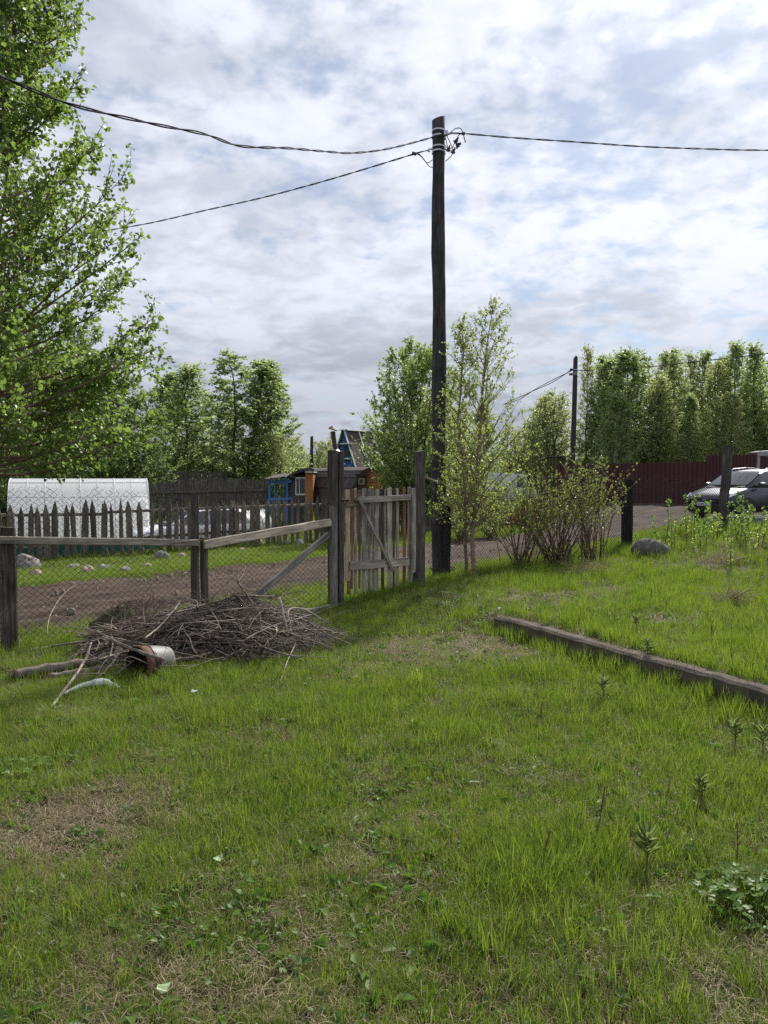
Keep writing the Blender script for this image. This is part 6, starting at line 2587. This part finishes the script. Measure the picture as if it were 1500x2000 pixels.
def blade(V, Q, T, x, y, h, lean, az, w, curve=0.5):
    k = len(V)
    dx, dy = math.cos(az), math.sin(az)
    px, py = -dy * w / 2, dx * w / 2
    mz, ml = h * 0.55, lean * 0.35
    tx = lean
    V += [(x - px, y - py, -0.01), (x + px, y + py, -0.01), (x + dx * ml + px * 0.8, y + dy * ml + py * 0.8, mz), (x + dx * ml - px * 0.8, y + dy * ml - py * 0.8, mz),
          (x + dx * tx, y + dy * tx, h)]
    Q.append((k, k + 1, k + 2, k + 3))
    T.append((k + 3, k + 2, k + 4))


def tuft(name, seed, n, rad, h0, h1, w, lean, mat_, flat=False):
    g = random.Random(seed)
    V, Q, T = [], [], []
    for i in range(n):
        r_ = rad * math.sqrt(g.random())
        a_ = g.uniform(0, 6.28)
        h = g.uniform(h0, h1)
        az = g.uniform(0, 6.28)
        if flat:
            L = g.uniform(0.02, 0.085) if mat_ != 'litter_leaf' else g.uniform(0.01, 0.035)
            k = len(V)
            x, y = r_ * math.cos(a_), r_ * math.sin(a_)
            dx, dy = math.cos(az), math.sin(az)
            z0 = g.uniform(0.0, h1)
            z1 = g.uniform(0.0, h1)
            zm = (z0 + z1) / 2 + g.uniform(0, h1)
            ww = w * g.uniform(0.6, 1.2) / 2
            kx = x + dx * L * 0.5 + dy * g.uniform(-.12, .12) * L
            ky = y + dy * L * 0.5 - dx * g.uniform(-.12, .12) * L
            V += [(x - dy * ww, y + dx * ww, z0), (x + dy * ww, y - dx * ww, z0), (kx + dy * ww, ky - dx * ww, zm), (kx - dy * ww, ky + dx * ww, zm), (x + dx * L, y + dy * L, z1)]
            Q.append((k, k + 1, k + 2, k + 3))
            T.append((k + 3, k + 2, k + 4))
        else:
            blade(V, Q, T, r_ * math.cos(a_), r_ * math.sin(a_), h, lean * h * g.uniform(0.2, 1.3), az, w * g.uniform(0.7, 1.3))
    me = mesh_np(name, np.array(V), np.array(Q), np.array(T))
    me.materials.append(M(mat_))
    o = bpy.data.objects.new(name, me)
    TUFTS.objects.link(o)


def rosette(name, seed, n, lsz, wid, up, mat_):
    g = np.random.default_rng(seed)
    a_ = g.uniform(0, 6.28, n)
    r_ = 0.02 * np.sqrt(g.random(n)) if up < 1 else 0.05 * np.sqrt(g.random(n))
    P_ = np.stack([r_ * np.cos(a_), r_ * np.sin(a_), 0.004 + 0.02 * up * g.random(n)], 1)
    D_ = np.stack([np.cos(a_), np.sin(a_), up * g.uniform(0.1, 0.7, n)], 1)
    LV, LQ = leaves_np(P_, D_, lsz * g.uniform(0.6, 1.3, n), 'leaf', wid, seed)
    me = mesh_np(name, LV, LQ)
    me.materials.append(M(mat_))
    TUFTS.objects.link(bpy.data.objects.new(name, me))


# names sort in this order, index = position
tuft('a0_grass', 1, 18, 0.055, 0.04, 0.09, 0.0023, 0.6, 'grass_green')
tuft('a1_grass', 2, 18, 0.06, 0.05, 0.115, 0.0024, 0.7, 'grass_green')
tuft('a2_grass', 3, 14, 0.045, 0.07, 0.15, 0.0027, 0.6, 'grass_green')
tuft('a3_grass', 4, 18, 0.065, 0.02, 0.065, 0.0022, 0.9, 'grass_dull')
tuft('a4_grass', 5, 18, 0.065, 0.02, 0.075, 0.0022, 1.0, 'grass_dull')
tuft('a5_tall', 6, 16, 0.05, 0.10, 0.20, 0.0038, 0.55, 'grass_green')
tuft('b0_straw', 7, 34, 0.09, 0.0, 0.016, 0.0019, 0, 'grass_dry', True)
tuft('b1_straw', 8, 30, 0.09, 0.0, 0.022, 0.0020, 0, 'grass_dry', True)
tuft('b2_straw', 9, 12, 0.05, 0.03, 0.10, 0.0017, 1.2, 'grass_dry')
tuft('b3_litter', 10, 12, 0.09, 0.0, 0.012, 0.0034, 0, 'litter_leaf', True)
rosette('c0_weed', 11, 9, 0.055, 0.28, 0.6, 'rosette')
rosette('c1_weed', 12, 16, 0.020, 0.46, 1.2, 'rosette')
rosette('c2_weed', 13, 12, 0.034, 0.38, 1.0, 'rosette')


def scatter(name, P_, idx, scl, rot, label, parent=None):
    me = bpy.data.meshes.new(name)
    n = len(P_)
    me.vertices.add(n)
    me.vertices.foreach_set('co', np.asarray(P_, np.float32).ravel())
    a = me.attributes.new('pick', 'INT', 'POINT')
    a.data.foreach_set('value', np.asarray(idx, np.int32))
    a = me.attributes.new('size', 'FLOAT', 'POINT')
    a.data.foreach_set('value', np.asarray(scl, np.float32))
    a = me.attributes.new('turn', 'FLOAT_VECTOR', 'POINT')
    a.data.foreach_set('vector', np.asarray(rot, np.float32).ravel())
    me.update()
    o = bpy.data.objects.new(name, me)
    COL.objects.link(o)
    ng = bpy.data.node_groups.new(name, 'GeometryNodeTree')
    ng.interface.new_socket('Geometry', in_out='INPUT', socket_type='NodeSocketGeometry')
    ng.interface.new_socket('Geometry', in_out='OUTPUT', socket_type='NodeSocketGeometry')
    ni = ng.nodes.new('NodeGroupInput')
    no = ng.nodes.new('NodeGroupOutput')
    ip = ng.nodes.new('GeometryNodeInstanceOnPoints')
    ci = ng.nodes.new('GeometryNodeCollectionInfo')
    ci.inputs['Collection'].default_value = TUFTS
    ci.inputs['Separate Children'].default_value = True
    ci.inputs['Reset Children'].default_value = True

    def attr(nm, ty):
        nd = ng.nodes.new('GeometryNodeInputNamedAttribute')
        nd.data_type = ty
        nd.inputs['Name'].default_value = nm
        return nd.outputs['Attribute']
    ng.links.new(ni.outputs[0], ip.inputs['Points'])
    ng.links.new(ci.outputs[0], ip.inputs['Instance'])
    ip.inputs['Pick Instance'].default_value = True
    ng.links.new(attr('pick', 'INT'), ip.inputs['Instance Index'])
    ng.links.new(attr('size', 'FLOAT'), ip.inputs['Scale'])
    e2r = ng.nodes.new('FunctionNodeEulerToRotation')
    ng.links.new(attr('turn', 'FLOAT_VECTOR'), e2r.inputs[0])
    ng.links.new(e2r.outputs[0], ip.inputs['Rotation'])
    ng.links.new(ip.outputs[0], no.inputs[0])
    md = o.modifiers.new('scatter', 'NODES')
    md.node_group = ng
    tag(o, label, 'grass', None, 'stuff')
    return o


gg = np.random.default_rng(123)


def gauss(x, y, px, py, r_):
    q_ = G(px, py)
    return np.exp(-((x - q_[0]) ** 2 + (y - q_[1]) ** 2) / r_ ** 2)


def dryness(x, y):
    """0 lush .. 1 bare/dry, from the worn places of the yard"""
    d = 0.19 + 0.85 * (fbm(x, y, 0.8, 4, 0.6, 3) - 0.5) + 0.5 * (fbm(x, y, 3.2, 3, 0.6, 8) - 0.5)
    d = d + 0.75 * gauss(x, y, 110, 1615, 0.42) + 0.35 * gauss(x, y, 250, 1990, 0.30) + 0.15 * gauss(x, y, 820, 1260, 1.1) + 0.12 * gauss(x, y, 700, 1720, 0.5)
    d = d + 0.3 * gauss(x, y, 1000, 1260, 0.7) + 0.3 * gauss(x, y, 1150, 1930, 0.3) + 0.12 * gauss(x, y, 560, 1900, 0.4)
    d = d + 0.5 * gauss(x, y, 1200, 1155, 0.5) + 0.6 * gauss(x, y, 1430, 1195, 0.3) + 0.5 * gauss(x, y, 1080, 1175, 0.6) + 0.55 * gauss(x, y, 1390, 1110, 0.7) + 0.5 * gauss(x, y, 1310, 1210, 0.3) + 0.4 * gauss(x, y, 1180, 1260, 0.25)
    d = d - 0.35 * gauss(x, y, 1250, 1450, 1.3) - 0.30 * gauss(x, y, 1000, 1600, 0.9) - 0.3 * gauss(x, y, 740, 1180, 0.5) - 0.25 * gauss(x, y, 480, 1370, 0.7)
    q = (x - CURB0[0]) * CNRM[0] + (y - CURB0[1]) * CNRM[1]
    d = d - 0.10 * smooth(0.05, 0.6, q) * (x > 1.0)
    return np.clip(d, 0, 1.2)


def yard_ok(x, y):
    s, t_ = st(x, y)
    q = (x - CURB0[0]) * CNRM[0] + (y - CURB0[1]) * CNRM[1]
    p = (x - CURB0[0]) * CD[0] + (y - CURB0[1]) * CD[1]
    on_kerb = (np.abs(q) < 0.085) & (p > -0.02) & (p < 3.6)
    a = (x - PC[0]) * PX[0] + (y - PC[1]) * PX[1]
    c = (x - PC[0]) * PY[0] + (y - PC[1]) * PY[1]
    on_pile = (a / 1.2) ** 2 + (c / 0.62) ** 2 < 1 - 0.5 * (gg.random(len(x)) < 0.3)
    return ~on_kerb & ~on_pile


def make_points(xa, xb, ya, yb, dens):
    n = int((xb - xa) * (yb - ya) * dens)
    return gg.uniform(xa, xb, n), gg.uniform(ya, yb, n)


def finish(x, y, idx, s_, tilt=0.16):
    z = terrain(x, y)
    n = len(x)
    rot = np.stack([gg.normal(0, tilt, n), gg.normal(0, tilt, n), gg.uniform(0, 6.28, n)], 1)
    return np.stack([x, y, z], 1), idx, s_, rot


def yard_grass():
    Ps = []
    for ya, yb, dens, grow in ((1.5, 4.2, 1700, 0.86), (4.2, 7.5, 1050, 0.95), (7.5, 12, 600, 1.08), (12, 19, 260, 1.35)):
        x, y = make_points(-0.58 * yb - 1.0, 0.58 * yb + 1.2, ya, yb, dens)
        s, t_ = st(x, y)
        edge = 0.25
        k = (np.abs(x) < 0.56 * y + 1.0) & (s < edge) & yard_ok(x, y)
        x, y = x[k], y[k]
        d = dryness(x, y)
        r_ = gg.random(len(x))
        # choose kinds
        idx = np.empty(len(x), int)
        green = r_ < np.clip(0.92 - 0.95 * d, 0.06, 0.8)
        r2 = gg.random(len(x))
        idx[green] = np.where(r2[green] < 0.36, 0, np.where(r2[green] < 0.68, 1, np.where(r2[green] < 0.86, 2, 3)))
        ng_ = ~green
        idx[ng_] = np.where(r2[ng_] < 0.30, 3 + (r2[ng_] * 1000).astype(int) % 2, np.where(r2[ng_] < 0.62, 6, np.where(r2[ng_] < 0.82, 7, np.where(r2[ng_] < 0.93, 8, 9))))
        w = gg.random(len(x)) < 0.035
        idx[w] = gg.integers(10, 13, w.sum())
        q = (x - CURB0[0]) * CNRM[0] + (y - CURB0[1]) * CNRM[1]
        tallz = (gg.random(len(x)) < np.where((q > 0.1) & (x > 1.2), 0.09, 0.03 * (fbm(x, y, 1.1, 3, 0.6, 31) > 0.54)))
        idx[tallz & (idx < 5)] = 5
        # thin out on bare soil
        keep = gg.random(len(x)) < np.clip(1.35 - 0.75 * d, 0.25, 1)
        lush = np.clip(1.15 - 0.55 * d, 0.55, 1.2)
        patch = 0.30 + 0.85 * fbm(x, y, 1.6, 3, 0.55, 21)
        s_ = gg.uniform(0.7, 1.3, len(x)) * grow * np.where(idx < 6, lush * patch, 1.0)
        Ps.append(finish(x[keep], y[keep], idx[keep], s_[keep]))
    # longer grass hugging fence feet, posts and kerb
    xs, ys = [], []
    for A_, B_, n in ((FL - FDIR * 1.5, FG, 260), (GL, GR, 200), (GR, P1, 700), (P1, P2, 260), (CURB0 - CNRM * 0.12, CURB0 + CD * 3.6 - CNRM * 0.12, 300), (CURB0 + CNRM * 0.14, CURB0 + CD * 3.6 + CNRM * 0.14, 260)):
        u = gg.random(n)
        A_, B_ = np.asarray(A_), np.asarray(B_)
        pts = A_ + (B_ - A_) * u[:, None] + gg.normal(0, 0.10, (n, 2))
        xs.append(pts[:, 0])
        ys.append(pts[:, 1])
    x, y = np.concatenate(xs), np.concatenate(ys)
    k = yard_ok(x, y)
    x, y = x[k], y[k]
    idx = np.where(gg.random(len(x)) < 0.6, 5, np.where(gg.random(len(x)) < 0.6, 2, 8))
    Ps.append(finish(x, y, idx, gg.uniform(0.6, 1.15, len(x))))
    return [np.concatenate(c_) for c_ in zip(*Ps)]


P_, idx, s_, rot = yard_grass()
scatter('lawn_grass', P_, idx, s_, rot, 'patchy spring lawn of short green and dry grass in the yard')


def verge_grass():
    Ps = []
    for ta, tb, dens, grow in ((-12, 10, 300, 0.95), (10, 26, 160, 1.3), (26, 45, 50, 2.2)):
        n = int((tb - ta) * 20 * dens)
        t_ = gg.uniform(ta, tb, n)
        s = road_far(t_) - 0.05 + np.where(gg.random(n) < 0.10, -np.abs(gg.normal(0, 0.22, n)), 20 * gg.random(n) ** 1.5)
        x = F0[0] + RD[0] * t_ + RN[0] * s
        y = F0[1] + RD[1] * t_ + RN[1] * s
        k = (np.abs(x) < 0.56 * y + 2) & (y > 6)
        x, y, s, t_ = x[k], y[k], s[k], t_[k]
        dens_f = np.clip(1.2 - (s - road_far(t_)) / 16, 0.15, 1)
        k = gg.random(len(x)) < dens_f
        x, y = x[k], y[k]
        d = np.clip(0.55 + 1.2 * (fbm(x, y, 0.7, 4, 0.6, 13) - 0.5), 0, 1)
        r_ = gg.random(len(x))
        idx = np.where(r_ < 0.78 - 0.5 * d, np.where(gg.random(len(x)) < 0.5, 0, np.where(gg.random(len(x)) < 0.85, 1, 2)), np.where(gg.random(len(x)) < 0.4, 6, np.where(gg.random(len(x)) < 0.5, 4, 10)))
        Ps.append(finish(x, y, idx, gg.uniform(0.7, 1.3, len(x)) * grow))
    # strip between the yard fence and the road
    x, y = [], []
    n = 15000
    t_ = gg.uniform(-10, 18, n)
    s = gg.uniform(0.02, 1.0, n) * road_near(t_) + 0.12 * gg.normal(size=n)
    x = F0[0] + RD[0] * t_ + RN[0] * s
    y = F0[1] + RD[1] * t_ + RN[1] * s
    k = (np.abs(x) < 0.56 * y + 2) & (y > 4)
    x, y = x[k], y[k]
    idx = np.where(gg.random(len(x)) < 0.7, gg.integers(0, 3, len(x)), 6)
    Ps.append(finish(x, y, idx, gg.uniform(0.7, 1.3, len(x)) * 0.9))
    n = 900
    u = gg.uniform(umin, umax, n)
    x = PA[0] + PDIR[0] * u + PN[0] * gg.normal(0.15, 0.22, n)
    y = PA[1] + PDIR[1] * u + PN[1] * gg.normal(0.15, 0.22, n)
    Ps.append(finish(x, y, np.where(gg.random(n) < 0.5, 5, 2), gg.uniform(0.6, 1.1, n)))
    return [np.concatenate(c_) for c_ in zip(*Ps)]


P_, idx, s_, rot = verge_grass()
scatter('verge_grass', P_, idx, s_, rot, 'rough green grass along the verge across the dirt road')

# green cover on the far land beyond the road
n = 9000
x = gg.uniform(-40, 60, n)
y = gg.uniform(24, 90, n)
s, t_ = st(x, y)
k = (np.abs(x) < 0.6 * y + 4) & ((s > road_far(t_) + 1) | (t_ > 47) | (s < -1))
x, y = x[k], y[k]
P_, idx, s_, rot = finish(x, y, gg.choice([1, 2, 5, 4], len(x)), gg.uniform(3.0, 6.0, len(x)))
scatter('meadow_grass', P_, idx, s_, rot, 'coarse grass on the plots and waste ground beyond the road')
# straw heaps at the foot of the bushes
st_ = []
g = np.random.default_rng(17)
for cx, cy, n, rr in ((*G(1050, 1095)[:2], 260, 0.34), (*G(1030, 1105)[:2], 160, 0.3), (*G(1430, 1185)[:2], 150, 0.13), (*G(1160, 1125)[:2], 200, 0.45), (*G(1420, 1100)[:2], 120, 0.25)):
    for i in range(n):
        a_ = g.uniform(0, 6.28)
        r_ = rr * math.sqrt(g.random())
        x, y = cx + r_ * math.cos(a_), cy + r_ * math.sin(a_)
        z = gz(x, y) + 0.16 * (1 - (r_ / rr) ** 2) * g.random() + 0.03
        d = unit(np.array([g.normal(), g.normal() * 0.6, g.normal(0.1, 0.45)]))
        L = g.uniform(0.12, 0.4)
        p0 = np.array([x, y, z])
        e = p0 + d * L
        e[2] = max(e[2], gz(e[0], e[1]) + 0.01)
        st_.append((np.stack([p0, (p0 + e) / 2 + np.array([0, 0, 0.05 * L]), e]), np.array([0.0028, 0.0024, 0.0012])))
tag(tubes_obj('dry_straw', st_, 3, 'dry_stalk', None, False), 'matted pale dry stalks at the foot of the willow bushes', 'straw', None, 'stuff')


# straw and moss lodged on top of the kerb
n = 190
u = gg.uniform(0.02, 3.5, n)
v = gg.normal(0.0, 0.03, n)
x = CURB0[0] + CD[0] * u + CNRM[0] * v
y = CURB0[1] + CD[1] * u + CNRM[1] * v
P_ = np.stack([x, y, np.full(n, 0.178)], 1)
rot = np.stack([gg.normal(0, 0.05, n), gg.normal(0, 0.05, n), gg.uniform(0, 6.28, n)], 1)
scatter('kerb_litter', P_, gg.choice([6, 7, 9, 3], n, p=[0.35, 0.3, 0.25, 0.1]), gg.uniform(0.35, 0.7, n), rot, 'dry straw and bits of moss lying along the kerb top')
